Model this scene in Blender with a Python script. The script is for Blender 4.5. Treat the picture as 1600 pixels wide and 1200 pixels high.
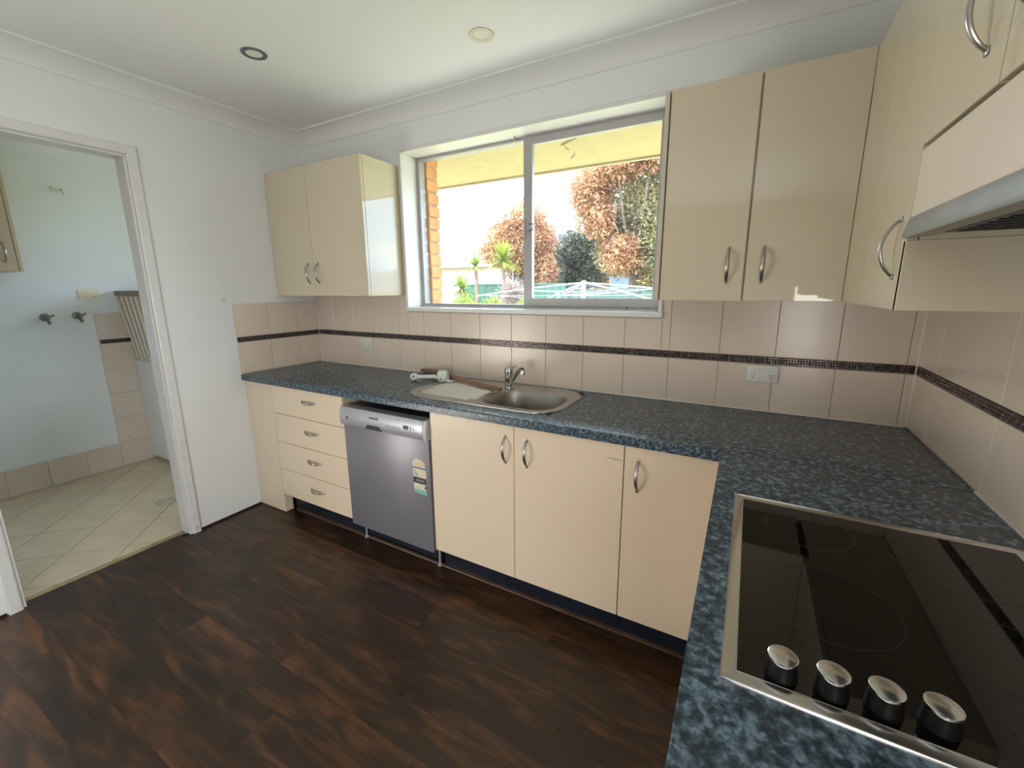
import bpy, bmesh, math, random
from mathutils import Vector, Matrix, noise
from mathutils.geometry import tessellate_polygon
random.seed(7)
PI = math.pi
scene = bpy.context.scene
C = scene.collection
for o in list(bpy.data.objects):
    bpy.data.objects.remove(o)

# ------------------------------------------------------------------ camera
CAMP = Vector((2.7981, -2.0640, 1.4259)); YAW, PIT, ROL, FPX = -0.5087, 0.2037, -0.007, 660.03
F = Vector((math.sin(YAW)*math.cos(PIT), math.cos(YAW)*math.cos(PIT), -math.sin(PIT)))
X0 = Vector((math.cos(YAW), -math.sin(YAW), 0)); U0 = X0.cross(F)
X1 = math.cos(ROL)*X0 + math.sin(ROL)*U0; U1 = -math.sin(ROL)*X0 + math.cos(ROL)*U0
cd = bpy.data.cameras.new('camera'); cam = bpy.data.objects.new('camera', cd); C.objects.link(cam)
cam.matrix_world = Matrix(((X1.x, U1.x, -F.x, CAMP.x), (X1.y, U1.y, -F.y, CAMP.y), (X1.z, U1.z, -F.z, CAMP.z), (0, 0, 0, 1)))
cd.sensor_fit = 'HORIZONTAL'; cd.sensor_width = 36; cd.lens = FPX/1600*36
cd.shift_x = -0.00043; cd.shift_y = -0.00814; cd.clip_start = 0.02; cd.clip_end = 2000
scene.camera = cam

# ------------------------------------------------------------------ world, sun, window portals, fill lamps
SKY_STRENGTH = 4.6
w = bpy.data.worlds.new('sky'); scene.world = w; w.use_nodes = True
nt = w.node_tree; nt.nodes.clear()
out = nt.nodes.new('ShaderNodeOutputWorld'); bg = nt.nodes.new('ShaderNodeBackground')
tc = nt.nodes.new('ShaderNodeTexCoord'); mp = nt.nodes.new('ShaderNodeMapping'); mp.inputs['Scale'].default_value = (1.6, 1.6, 5.5)
nz = nt.nodes.new('ShaderNodeTexNoise'); nz.inputs['Scale'].default_value = 2.4; nz.inputs['Detail'].default_value = 6
rp = nt.nodes.new('ShaderNodeValToRGB'); rp.color_ramp.elements[0].position = .40; rp.color_ramp.elements[1].position = .58
rp.color_ramp.elements[0].color = (.40, .58, .92, 1); rp.color_ramp.elements[1].color = (.90, .95, 1.0, 1)
bg.inputs['Strength'].default_value = SKY_STRENGTH
nt.links.new(tc.outputs['Generated'], mp.inputs['Vector']); nt.links.new(mp.outputs['Vector'], nz.inputs['Vector'])
nt.links.new(nz.outputs['Fac'], rp.inputs['Fac']); nt.links.new(rp.outputs['Color'], bg.inputs['Color']); nt.links.new(bg.outputs['Background'], out.inputs['Surface'])

def lamp(name, kind, loc, direction, energy, color=(1, 1, 1), size=None, size_y=None, angle=None):
    d = bpy.data.lights.new(name, kind); d.energy = energy; d.color = color
    if size: d.shape = 'RECTANGLE'; d.size = size; d.size_y = size_y
    if angle is not None: d.angle = angle
    o = bpy.data.objects.new(name, d); C.objects.link(o); o.location = loc
    o.rotation_euler = Vector(direction).to_track_quat('-Z', 'Y').to_euler()
    return o
lamp('sun', 'SUN', (-9, -2, 14), (.55, -.14, -.80), 5.6, (1, .93, .82), angle=.01)
# portals at the two windows, then added fill lamps behind the camera
portal = lamp('kitchen_window_portal', 'AREA', (1.67, .18, 1.76), (0, -1, 0), 1, (1, 1, 1), 1.52, .92)
portal.data.cycles.is_portal = True                    # sampling aid only, gives off no light
p_ = lamp('laundry_window_portal', 'AREA', (-.70, .18, 1.58), (0, -1, 0), 1, (1, 1, 1), 1.0, 1.2); p_.data.cycles.is_portal = True
lamp('daylight_glass_door', 'AREA', (-.02, -2.92, .56), (1, .05, .12), 19, (1, .94, .86), 1.35, 1.0)  # added fill lamp behind the camera, kept low to stay out of reflections
lamp('fill_right', 'AREA', (3.345, -3.6, 1.02), (-1, .15, 0), 19, (1, .97, .93), 1.6, .8)  # added fill lamp on the right, brightens the left wall and laundry

vs = scene.view_settings
scene.display_settings.display_device = 'sRGB'
vs.view_transform = 'Standard'; vs.look = 'None'; vs.exposure = 1.2; vs.gamma = 1.0; vs.use_curve_mapping = False

# ------------------------------------------------------------------ helpers: materials
MATS = {}
def srgb(r, g, b):
    f = lambda c: (c/255/12.92) if c/255 <= .04045 else ((c/255+.055)/1.055)**2.4
    return (f(r), f(g), f(b), 1)
def mat(name, col, rough=.5, metal=0., spec=.5, var=0., vscale=6., bump=0., bscale=200., coat=0., col2=None, emit=0.):
    if name in MATS: return MATS[name]
    m = bpy.data.materials.new(name); m.use_nodes = True; t = m.node_tree
    b = t.nodes['Principled BSDF']
    b.inputs['Base Color'].default_value = col; b.inputs['Roughness'].default_value = rough
    b.inputs['Metallic'].default_value = metal; b.inputs['Specular IOR Level'].default_value = spec
    if coat: b.inputs['Coat Weight'].default_value = coat; b.inputs['Coat Roughness'].default_value = .03
    tcn = t.nodes.new('ShaderNodeTexCoord')
    if var or col2:
        n = t.nodes.new('ShaderNodeTexNoise'); n.inputs['Scale'].default_value = vscale; n.inputs['Detail'].default_value = 5
        t.links.new(tcn.outputs['Object'], n.inputs['Vector'])
        r = t.nodes.new('ShaderNodeValToRGB'); r.color_ramp.elements[0].position = .35; r.color_ramp.elements[1].position = .65
        c2 = col2 or tuple(min(1, c*(1+var)) for c in col[:3])+(1,)
        c1 = col if col2 else tuple(c*(1-var) for c in col[:3])+(1,)
        r.color_ramp.elements[0].color = c1; r.color_ramp.elements[1].color = c2
        t.links.new(n.outputs['Fac'], r.inputs['Fac']); t.links.new(r.outputs['Color'], b.inputs['Base Color'])
    if bump:
        n2 = t.nodes.new('ShaderNodeTexNoise'); n2.inputs['Scale'].default_value = bscale; n2.inputs['Detail'].default_value = 3
        t.links.new(tcn.outputs['Object'], n2.inputs['Vector'])
        bp = t.nodes.new('ShaderNodeBump'); bp.inputs['Strength'].default_value = bump; bp.inputs['Distance'].default_value = .002
        t.links.new(n2.outputs['Fac'], bp.inputs['Height']); t.links.new(bp.outputs['Normal'], b.inputs['Normal'])
    if emit:
        b.inputs['Emission Color'].default_value = col; b.inputs['Emission Strength'].default_value = emit
    MATS[name] = m
    return m
M_wall = mat('wall_paint', srgb(234, 237, 237), .62, var=.015, vscale=3, bump=.06, bscale=350)
M_ceil = mat('ceiling_paint', srgb(234, 236, 236), .7, bump=.05, bscale=300)
M_trim = mat('trim_gloss_white', srgb(228, 228, 226), .28, var=.02, vscale=14)
M_cream = mat('cream_gloss_laminate', srgb(214, 203, 178), .03, spec=.55)
M_creamb = mat('cream_satin_laminate', srgb(231, 213, 188), .26, bump=.04, bscale=500)
M_edge = mat('cream_edging', srgb(205, 196, 178), .4)
M_tile = mat('beige_wall_tile', srgb(222, 207, 191), .20, var=.03, vscale=3.0, bump=.05, bscale=30)
M_grout = mat('grout', srgb(196, 184, 172), .8)
M_seal = mat('sealant', srgb(232, 228, 220), .4)
M_kick = mat('kickboard_navy', srgb(22, 30, 44), .35, var=.2, vscale=12)
M_steel = mat('brushed_steel', srgb(186, 185, 182), .26, 1, var=.06, vscale=40)
M_bright = mat('bright_steel', srgb(226, 226, 224), .20, 1)
M_chrome = mat('chrome', srgb(205, 208, 212), .07, 1)
M_nickel = mat('satin_nickel', srgb(176, 172, 168), .28, 1)
M_alu = mat('window_aluminium', srgb(178, 176, 178), .42, .25)
M_plastic = mat('white_plastic', srgb(226, 228, 222), .35)
M_hole = mat('dark_hole', srgb(18, 18, 18), .7)
M_glassblk = mat('black_ceramic_glass', srgb(7, 8, 8), .035, spec=.5)
M_ring = mat('ring_print', srgb(34, 34, 35), .2)
M_knobblk = mat('knob_black', srgb(10, 10, 11), .5, spec=.25)
M_dwgrey = mat('dishwasher_silver_paint', srgb(134, 132, 140), .34, .25, var=.03, vscale=3)
M_dwpanel = mat('dishwasher_panel_silver', srgb(176, 178, 184), .3, .35, var=.05, vscale=18)
M_dwdark = mat('dishwasher_dark', srgb(60, 62, 66), .4)
M_ltile = mat('laundry_floor_tile', srgb(214, 200, 172), .32, var=.06, vscale=5, bump=.06, bscale=40)
M_lgrout = mat('laundry_grout', srgb(140, 126, 102), .85)
M_bead = mat('floor_bead', srgb(74, 52, 38), .45, var=.35, vscale=9)
M_gap = mat('shadow_gap_brown', srgb(38, 28, 24), .8)
M_brick = mat('orange_brick', srgb(208, 148, 96), .85, var=.16, vscale=9, bump=.5, bscale=80)
M_mortar = mat('mortar', srgb(190, 172, 146), .9)
M_soffit = mat('soffit_paint', srgb(168, 156, 114), .75, var=.05, vscale=9)
M_fascia = mat('fascia', srgb(176, 168, 140), .6)
M_wood = mat('brown_rod_wood', srgb(132, 100, 84), .5, var=.2, vscale=22)
M_basket = mat('basket_fibre', srgb(176, 166, 150), .8, var=.10, vscale=60)
M_basketl = mat('basket_pale_fibre', srgb(226, 218, 202), .8)
M_basketd = mat('basket_band', srgb(140, 128, 116), .8)
M_wplast = mat('offwhite_fitting', srgb(214, 222, 214), .35)

def wood_floor():
    m = bpy.data.materials.new('dark_laminate_plank'); m.use_nodes = True; t = m.node_tree; b = t.nodes['Principled BSDF']
    tcn = t.nodes.new('ShaderNodeTexCoord'); oi = t.nodes.new('ShaderNodeObjectInfo')
    mul = t.nodes.new('ShaderNodeVectorMath'); mul.operation = 'SCALE'; mul.inputs[0].default_value = (37., 53., 11.)
    t.links.new(oi.outputs['Random'], mul.inputs['Scale'])
    add = t.nodes.new('ShaderNodeVectorMath'); add.operation = 'ADD'
    t.links.new(tcn.outputs['Object'], add.inputs[0]); t.links.new(mul.outputs['Vector'], add.inputs[1])
    m1 = t.nodes.new('ShaderNodeMapping'); m1.inputs['Scale'].default_value = (2.0, 9, 1)
    t.links.new(add.outputs['Vector'], m1.inputs['Vector'])
    n1 = t.nodes.new('ShaderNodeTexNoise'); n1.inputs['Scale'].default_value = 1.5; n1.inputs['Detail'].default_value = 4; n1.inputs['Distortion'].default_value = 1.2
    t.links.new(m1.outputs['Vector'], n1.inputs['Vector'])
    m2 = t.nodes.new('ShaderNodeMapping'); m2.inputs['Scale'].default_value = (7, 90, 1)
    t.links.new(add.outputs['Vector'], m2.inputs['Vector'])
    n2 = t.nodes.new('ShaderNodeTexNoise'); n2.inputs['Scale'].default_value = 1.4; n2.inputs['Detail'].default_value = 5; n2.inputs['Distortion'].default_value = .6
    t.links.new(m2.outputs['Vector'], n2.inputs['Vector'])
    mx = t.nodes.new('ShaderNodeMath'); mx.operation = 'MULTIPLY_ADD'; mx.inputs[1].default_value = .22
    t.links.new(n2.outputs['Fac'], mx.inputs[0])
    sc = t.nodes.new('ShaderNodeMath'); sc.operation = 'MULTIPLY'; sc.inputs[1].default_value = .78
    t.links.new(n1.outputs['Fac'], sc.inputs[0]); t.links.new(sc.outputs[0], mx.inputs[2])
    rr = t.nodes.new('ShaderNodeMath'); rr.operation = 'MULTIPLY_ADD'; rr.inputs[1].default_value = .06; rr.inputs[2].default_value = -.03
    t.links.new(oi.outputs['Random'], rr.inputs[0])
    ad = t.nodes.new('ShaderNodeMath'); ad.operation = 'ADD'; t.links.new(mx.outputs[0], ad.inputs[0]); t.links.new(rr.outputs[0], ad.inputs[1])
    r = t.nodes.new('ShaderNodeValToRGB'); e = r.color_ramp.elements
    e[0].position = .34; e[0].color = srgb(34, 24, 18); e[1].position = .68; e[1].color = srgb(94, 62, 36)
    e2 = r.color_ramp.elements.new(.5); e2.color = srgb(53, 36, 24)
    t.links.new(ad.outputs[0], r.inputs['Fac']); t.links.new(r.outputs['Color'], b.inputs['Base Color'])
    b.inputs['Roughness'].default_value = .34
    bp = t.nodes.new('ShaderNodeBump'); bp.inputs['Strength'].default_value = .12; bp.inputs['Distance'].default_value = .001
    t.links.new(n2.outputs['Fac'], bp.inputs['Height']); t.links.new(bp.outputs['Normal'], b.inputs['Normal'])
    return m
M_plank = wood_floor()
def worktop_mat():
    m = bpy.data.materials.new('speckled_slate_laminate'); m.use_nodes = True; t = m.node_tree; b = t.nodes['Principled BSDF']
    g = t.nodes.new('ShaderNodeNewGeometry')
    mp_ = t.nodes.new('ShaderNodeMapping'); mp_.inputs['Scale'].default_value = (1, 1, 1)
    t.links.new(g.outputs['Position'], mp_.inputs['Vector'])
    n = t.nodes.new('ShaderNodeTexNoise'); n.inputs['Scale'].default_value = 85; n.inputs['Detail'].default_value = 4; n.inputs['Distortion'].default_value = .25
    t.links.new(mp_.outputs['Vector'], n.inputs['Vector'])
    r = t.nodes.new('ShaderNodeValToRGB'); e = r.color_ramp.elements
    e[0].position = .38; e[0].color = srgb(42, 53, 61); e[1].position = .66; e[1].color = srgb(116, 138, 152)
    e2 = r.color_ramp.elements.new(.52); e2.color = srgb(70, 87, 99)
    t.links.new(n.outputs['Fac'], r.inputs['Fac']); t.links.new(r.outputs['Color'], b.inputs['Base Color'])
    b.inputs['Roughness'].default_value = .27
    bp = t.nodes.new('ShaderNodeBump'); bp.inputs['Strength'].default_value = .1; bp.inputs['Distance'].default_value = .001
    n3 = t.nodes.new('ShaderNodeTexNoise'); n3.inputs['Scale'].default_value = 400
    t.links.new(g.outputs['Position'], n3.inputs['Vector'])
    t.links.new(n3.outputs['Fac'], bp.inputs['Height']); t.links.new(bp.outputs['Normal'], b.inputs['Normal'])
    return m
M_top = worktop_mat()
def mosaic_mat():
    m = bpy.data.materials.new('brown_metallic_mosaic'); m.use_nodes = True; t = m.node_tree; b = t.nodes['Principled BSDF']
    g = t.nodes.new('ShaderNodeNewGeometry'); n = t.nodes.new('ShaderNodeTexNoise'); n.inputs['Scale'].default_value = 70; n.inputs['Detail'].default_value = 1
    t.links.new(g.outputs['Position'], n.inputs['Vector'])
    r = t.nodes.new('ShaderNodeValToRGB'); e = r.color_ramp.elements
    e[0].position = .35; e[0].color = srgb(62, 54, 54); e[1].position = .68; e[1].color = srgb(128, 116, 108)
    t.links.new(n.outputs['Fac'], r.inputs['Fac']); t.links.new(r.outputs['Color'], b.inputs['Base Color'])
    b.inputs['Roughness'].default_value = .2; b.inputs['Metallic'].default_value = .35
    return m
M_mos = mosaic_mat(); M_mosb = mat('mosaic_backing', srgb(52, 44, 44), .6)
def glass_mat():
    m = bpy.data.materials.new('window_glass'); m.use_nodes = True; t = m.node_tree; t.nodes.clear()
    o = t.nodes.new('ShaderNodeOutputMaterial'); tr = t.nodes.new('ShaderNodeBsdfTransparent'); gl = t.nodes.new('ShaderNodeBsdfGlossy')
    tr.inputs['Color'].default_value = (.97, .985, .98, 1); gl.inputs['Roughness'].default_value = .01
    df = t.nodes.new('ShaderNodeBsdfTranslucent'); df.inputs['Color'].default_value = (.9, .9, .88, 1)
    fr = t.nodes.new('ShaderNodeFresnel'); gm = t.nodes.new('ShaderNodeNewGeometry'); mr = t.nodes.new('ShaderNodeMapRange')
    mr.inputs['To Min'].default_value = 1.45; mr.inputs['To Max'].default_value = 1/1.45      # same reflectance on both faces of the thin pane
    t.links.new(gm.outputs['Backfacing'], mr.inputs['Value']); t.links.new(mr.outputs['Result'], fr.inputs['IOR'])
    n = t.nodes.new('ShaderNodeTexNoise'); n.inputs['Scale'].default_value = 9; n.inputs['Detail'].default_value = 6
    tcn = t.nodes.new('ShaderNodeTexCoord'); t.links.new(tcn.outputs['Object'], n.inputs['Vector'])
    mu = t.nodes.new('ShaderNodeMath'); mu.operation = 'MULTIPLY'; mu.inputs[1].default_value = .012; t.links.new(n.outputs['Fac'], mu.inputs[0])
    a = t.nodes.new('ShaderNodeMixShader'); c = t.nodes.new('ShaderNodeMixShader')
    t.links.new(mu.outputs[0], a.inputs['Fac']); t.links.new(tr.outputs[0], a.inputs[1]); t.links.new(df.outputs[0], a.inputs[2])
    t.links.new(fr.outputs[0], c.inputs['Fac']); t.links.new(a.outputs[0], c.inputs[1]); t.links.new(gl.outputs[0], c.inputs[2])
    t.links.new(c.outputs[0], o.inputs['Surface'])
    return m
M_glass = glass_mat()

# ------------------------------------------------------------------ helpers: meshes
WT = {}
def link(o, wloc, parent=None):
    C.objects.link(o); WT[o] = Vector(wloc)
    if parent is not None:
        o.parent = parent; o.location = Vector(wloc)-WT[parent]
    else: o.location = wloc
    return o
def empty(name, loc, label=None, cat=None, group=None):
    o = bpy.data.objects.new(name, None); o.empty_display_size = .1; link(o, loc)
    if label: o['label'] = label; o['category'] = cat
    if group: o['group'] = group
    return o
def tag(o, label, cat, group=None):
    o['label'] = label; o['category'] = cat
    if group: o['group'] = group
    return o
def struct(o): o['kind'] = 'structure'; return o
def mesh_of(bm, name, mt, smooth=None):
    bmesh.ops.recalc_face_normals(bm, faces=bm.faces)
    me = bpy.data.meshes.new(name); bm.to_mesh(me); bm.free()
    if isinstance(mt, (list, tuple)):
        for q in mt: me.materials.append(q)
    elif mt: me.materials.append(mt)
    if smooth is not None:
        me.polygons.foreach_set('use_smooth', [True]*len(me.polygons))
        me.set_sharp_from_angle(angle=math.radians(smooth))
    return me
def obj(name, bm, mt, parent=None, smooth=None):
    """link a bmesh given in world coordinates as one object whose origin sits at its base"""
    xs = [v.co.x for v in bm.verts]; ys = [v.co.y for v in bm.verts]; zs = [v.co.z for v in bm.verts]
    c = Vector(((min(xs)+max(xs))/2, (min(ys)+max(ys))/2, min(zs)))
    for v in bm.verts: v.co -= c
    return link(bpy.data.objects.new(name, mesh_of(bm, name, mt, smooth)), c, parent)
def inst(name, me, loc, parent=None, rot=None):
    o = bpy.data.objects.new(name, me); link(o, loc, parent)
    if rot is not None: o.rotation_euler = rot
    return o
def bx(bm, a, b, bevel=0., seg=1):
    a = Vector(a); b = Vector(b)
    lo = Vector(map(min, a, b)); hi = Vector(map(max, a, b))
    r = bmesh.ops.create_cube(bm, size=1.0, matrix=Matrix.Translation((lo+hi)/2) @ Matrix.Diagonal((*(hi-lo), 1)))
    if bevel:
        es = list({e for v in r['verts'] for e in v.link_edges})
        bmesh.ops.bevel(bm, geom=es, offset=bevel, segments=seg, affect='EDGES', profile=.5)
    return bm
def box(name, a, b, mt, parent=None, bevel=0., seg=1):
    return obj(name, bx(bmesh.new(), a, b, bevel, seg), mt, parent, 40 if bevel and seg > 1 else None)
def loft(bm, rings, closed=True, cap0=True, cap1=True):
    vr = [[bm.verts.new(p) for p in r] for r in rings]; n = len(vr[0])
    for i in range(len(vr)-1):
        for j in range(n if closed else n-1):
            k = (j+1) % n
            bm.faces.new((vr[i][j], vr[i][k], vr[i+1][k], vr[i+1][j]))
    if cap0: bm.faces.new(vr[0][::-1])
    if cap1: bm.faces.new(vr[-1])
    return bm
def lathe(bm, prof, c=(0, 0, 0), n=24, axis='z', cap=True):
    c = Vector(c); rings = []
    for r, h in prof:
        ring = []
        for k in range(n):
            a = 2*PI*k/n; p = (r*math.cos(a), r*math.sin(a), h)
            if axis == 'x': p = (p[2], p[0], p[1])
            if axis == 'y': p = (p[1], p[2], p[0])
            ring.append(c+Vector(p))
        rings.append(ring)
    return loft(bm, rings, True, cap, cap)
def tube(bm, pts, r, n=8, flat=1.0):
    pts = [Vector(p) for p in pts]; rr = r if isinstance(r, (list, tuple)) else [r]*len(pts); rings = []
    for i, p in enumerate(pts):
        d = (pts[min(i+1, len(pts)-1)]-pts[max(i-1, 0)]).normalized()
        up = Vector((0, 0, 1)) if abs(d.z) < .9 else Vector((1, 0, 0))
        s = d.cross(up).normalized(); u = s.cross(d)
        rings.append([p+s*math.cos(2*PI*k/n)*rr[i]+u*math.sin(2*PI*k/n)*rr[i]*flat for k in range(n)])
    return loft(bm, rings)
def slab(bm, axis, lo, hi, us, vs, holes, keep=None):
    """slab perpendicular to axis between lo and hi, u/v rectangle us, vs with rectangular holes (u0,u1,v0,v1)"""
    U = sorted(set(list(us)+[h[i] for h in holes for i in (0, 1)])); V = sorted(set(list(vs)+[h[i] for h in holes for i in (2, 3)]))
    U = [u for u in U if us[0] <= u <= us[-1]]; V = [v for v in V if vs[0] <= v <= vs[-1]]
    def solid(i, j):
        if i < 0 or j < 0 or i >= len(U)-1 or j >= len(V)-1: return False
        cu, cv = (U[i]+U[i+1])/2, (V[j]+V[j+1])/2
        if keep and not keep(cu, cv): return False
        return not any(h[0] < cu < h[1] and h[2] < cv < h[3] for h in holes)
    cache = {}
    def P(u, v, k):
        key = (u, v, k)
        if key not in cache:
            a = hi if k else lo
            cache[key] = bm.verts.new({'x': (a, u, v), 'y': (u, a, v), 'z': (u, v, a)}[axis])
        return cache[key]
    for i in range(len(U)-1):
        for j in range(len(V)-1):
            if not solid(i, j): continue
            u0, u1, v0, v1 = U[i], U[i+1], V[j], V[j+1]
            for k in (0, 1): bm.faces.new((P(u0, v0, k), P(u1, v0, k), P(u1, v1, k), P(u0, v1, k)))
            for di, dj, e in ((-1, 0, ((u0, v0), (u0, v1))), (1, 0, ((u1, v0), (u1, v1))), (0, -1, ((u0, v0), (u1, v0))), (0, 1, ((u0, v1), (u1, v1)))):
                if not solid(i+di, j+dj):
                    (a, b), (c, d) = e
                    bm.faces.new((P(a, b, 0), P(c, d, 0), P(c, d, 1), P(a, b, 1)))
    return bm
def poly_prism(bm, pts, z0, z1):
    lo = [bm.verts.new((x, y, z0)) for x, y in pts]; hi = [bm.verts.new((x, y, z1)) for x, y in pts]
    n = len(pts); bm.faces.new(lo[::-1]); bm.faces.new(hi)
    for i in range(n): bm.faces.new((lo[i], lo[(i+1) % n], hi[(i+1) % n], hi[i]))
    return bm
def rrect(x0, x1, y0, y1, r, n=8):
    pts = []
    for cx, cy, a0 in ((x1-r, y1-r, 0), (x0+r, y1-r, PI/2), (x0+r, y0+r, PI), (x1-r, y0+r, 1.5*PI)):
        for k in range(n+1):
            a = a0+PI/2*k/n; pts.append((cx+r*math.cos(a), cy+r*math.sin(a)))
    return pts

W = 3.363; H = 2.45; REAR = -4.8; LX = -1.64       # kitchen width, ceiling height, rear wall, far laundry wall
# ================================================================== THE SETTING
# ---- floors
floor = struct(box('floor', (-.05, REAR, -.06), (W, 0, -.008), M_gap))
PW, PL = .128, 1.215
plank_cache = {}
y = -.02; row = 0
while y > REAR+.02:
    y1 = max(y-PW, REAR+.01); x = -.05-((row*.43) % 1.0)*PL
    while x < W-.01:
        a, b = max(x, -.048 if -1.69 < (y+y1)/2 < -1.0 else .002), min(x+PL, W-.002)
        if b-a > .02:
            key = (round(b-a, 3), round(y-y1, 3))
            if key not in plank_cache:
                plank_cache[key] = mesh_of(bx(bmesh.new(), (-key[0]/2+.0003, -key[1]/2+.0002, -.008), (key[0]/2-.0003, key[1]/2-.0002, 0)), 'plank', M_plank)
            inst('plank', plank_cache[key], ((a+b)/2, (y+y1)/2, 0), floor)
        x += PL
    y = y1; row += 1
lfloor = struct(box('floor_laundry', (LX, -2.0, -.06), (-.078, 0, -.006), M_lgrout))
def clip(poly, rect):
    x0, x1, y0, y1 = rect
    for ax, v, s in ((0, x0, 1), (0, x1, -1), (1, y0, 1), (1, y1, -1)):
        res = []
        for i in range(len(poly)):
            p, q = poly[i], poly[(i+1) % len(poly)]
            dp, dq = s*(p[ax]-v), s*(q[ax]-v)
            if dp >= 0: res.append(p)
            if dp*dq < 0:
                t = dp/(dp-dq); res.append((p[0]+t*(q[0]-p[0]), p[1]+t*(q[1]-p[1])))
        poly = res
        if len(poly) < 3: return []
    return poly
SP = .418
for i in range(-9, 4):
    for j in range(-6, 10):
        s0, s1 = -1.425+i*SP+.0035, -1.425+(i+1)*SP-.0035        # x + y
        d0, d1 = .211+j*SP+.0035, .211+(j+1)*SP-.0035            # x - y
        q = [((s+d)/2, (s-d)/2) for s, d in ((s0, d0), (s1, d0), (s1, d1), (s0, d1))]
        q = clip(q, (LX+.004, -.080, -1.99, -.004))
        if len(q) < 3: continue
        ar = abs(sum(q[k][0]*q[(k+1) % len(q)][1]-q[(k+1) % len(q)][0]*q[k][1] for k in range(len(q))))/2
        if ar < .0006: continue
        obj('floor_tile', poly_prism(bmesh.new(), q, -.006, 0), M_ltile, lfloor)
th = struct(box('trim_threshold', (-.078, -1.675, -.03), (-.050, -1.013, .006), mat('threshold_wood', srgb(158, 142, 108), .5, var=.25, vscale=12), bevel=.003))
# ---- walls
DOOR = (-1.687, -1.001, -.1, 2.094)
WIN = (.888, 2.446, 1.288, 2.233)
LWIN = (-1.20, -.20, .98, 2.18)
wall_back = struct(obj('wall_back', slab(bmesh.new(), 'y', 0, .165, (-1.75, 3.5), (-.4, H+.02), [WIN, LWIN]), M_wall))
GD = (-3.65, -2.20, -.0, 2.10)
wall_left = struct(obj('wall_left', slab(bmesh.new(), 'x', -.09, 0, (REAR, 0), (-.1, H), [DOOR, GD]), M_wall))
RW = (-4.45, -2.75, .62, 2.08)
wall_right = struct(obj('wall_right', slab(bmesh.new(), 'x', W, W+.12, (REAR, 0), (-.1, H), [RW]), M_wall))
wall_front = struct(box('wall_front', (-.1, REAR-.12, -.1), (W+.12, REAR, H), mat('rear_wall_taupe', srgb(128, 118, 108), .7, var=.02, vscale=3)))  # unseen wall, coloured dark to cut light bounced forward
wall_lf = struct(box('wall_laundry_far', (LX-.11, -2.1, -.1), (LX, 0, H), M_wall))
wall_ln = struct(box('wall_laundry_near', (LX, -2.1, -.1), (-.09, -2.0, H), M_wall))
ceiling = struct(box('ceiling', (-1.75, REAR-.12, H), (W+.12, .165, H+.03), M_ceil))
# plain glazing of the openings behind the camera
def glazing(name, axis, c, u0, u1, v0, v1, label_n):
    fr = .05
    q = lambda a, u, v: (a, u, v) if axis == 'x' else (u, a, v)
    o = struct(obj(name, slab(bmesh.new(), axis, c-.025, c+.025, (u0, u1), (v0, v1), [(u0+fr, (u0+u1)/2-.025, v0+fr, v1-fr), ((u0+u1)/2+.025, u1-fr, v0+fr, v1-fr)]), M_alu))
    for a, b in ((u0+fr, (u0+u1)/2-.025), ((u0+u1)/2+.025, u1-fr)):
        box('pane', q(c-.002, a-.005, v0+fr-.005), q(c+.002, b+.005, v1-fr+.005), M_glass, o)
    return o
glazing('added_window_2', 'x', W+.06, RW[0], RW[1], RW[2], RW[3], 2)  # unseen window, made up to go with the right fill lamp
glazing('door_2', 'x', -.055, GD[0], GD[1], .0, GD[3], 2)  # unseen glass door, added and placed to suit the left fill lamp
glazing('window_3', 'y', .135, LWIN[0], LWIN[1], LWIN[2], LWIN[3], 3)
# ---- cornice: coved plaster
def cornice(name, a, b, inward, proj=.10, drop=.075, m0=0, m1=0):
    a = Vector(a); b = Vector(b); d = (b-a).normalized(); n = Vector(inward)
    prof = [(0, 0), (0, drop), (.006, drop)]
    for k in range(9):
        t = PI/2*k/8
        prof.append((.006+(proj-.014)*(1-math.cos(t)), drop-.002-(drop-.012)*math.sin(t)))
    prof += [(proj, .010), (proj, 0)]
    r0 = [a+n*p+d*(p*m0)-Vector((0, 0, q)) for p, q in prof]; r1 = [b+n*p-d*(p*m1)-Vector((0, 0, q)) for p, q in prof]
    return struct(obj(name, loft(bmesh.new(), [r0, r1]), M_ceil, None, 25))
cornice('trim_cornice_back', (0, 0, H), (W, 0, H), (0, -1, 0), m0=1, m1=1)
cornice('trim_cornice_left', (0, REAR, H), (0, 0, H), (1, 0, 0), m0=1, m1=1)
cornice('trim_cornice_right', (W, 0, H), (W, REAR, H), (-1, 0, 0), m0=1, m1=1)
cornice('trim_cornice_laundry', (LX, -2.0, H), (LX, 0, H), (1, 0, 0), proj=.09, drop=.10, m0=1, m1=1)
struct(box('gap_shade_strip_left', (0, -.955, .0005), (.007, -.585, .011), M_gap))  # brown strip stands in for the shaded gap under the wall
struct(box('gap_shade_strip_left.001', (0, -2.19, .0005), (.007, -1.737, .011), M_gap))  # same painted gap shade, beyond the doorway
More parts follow.
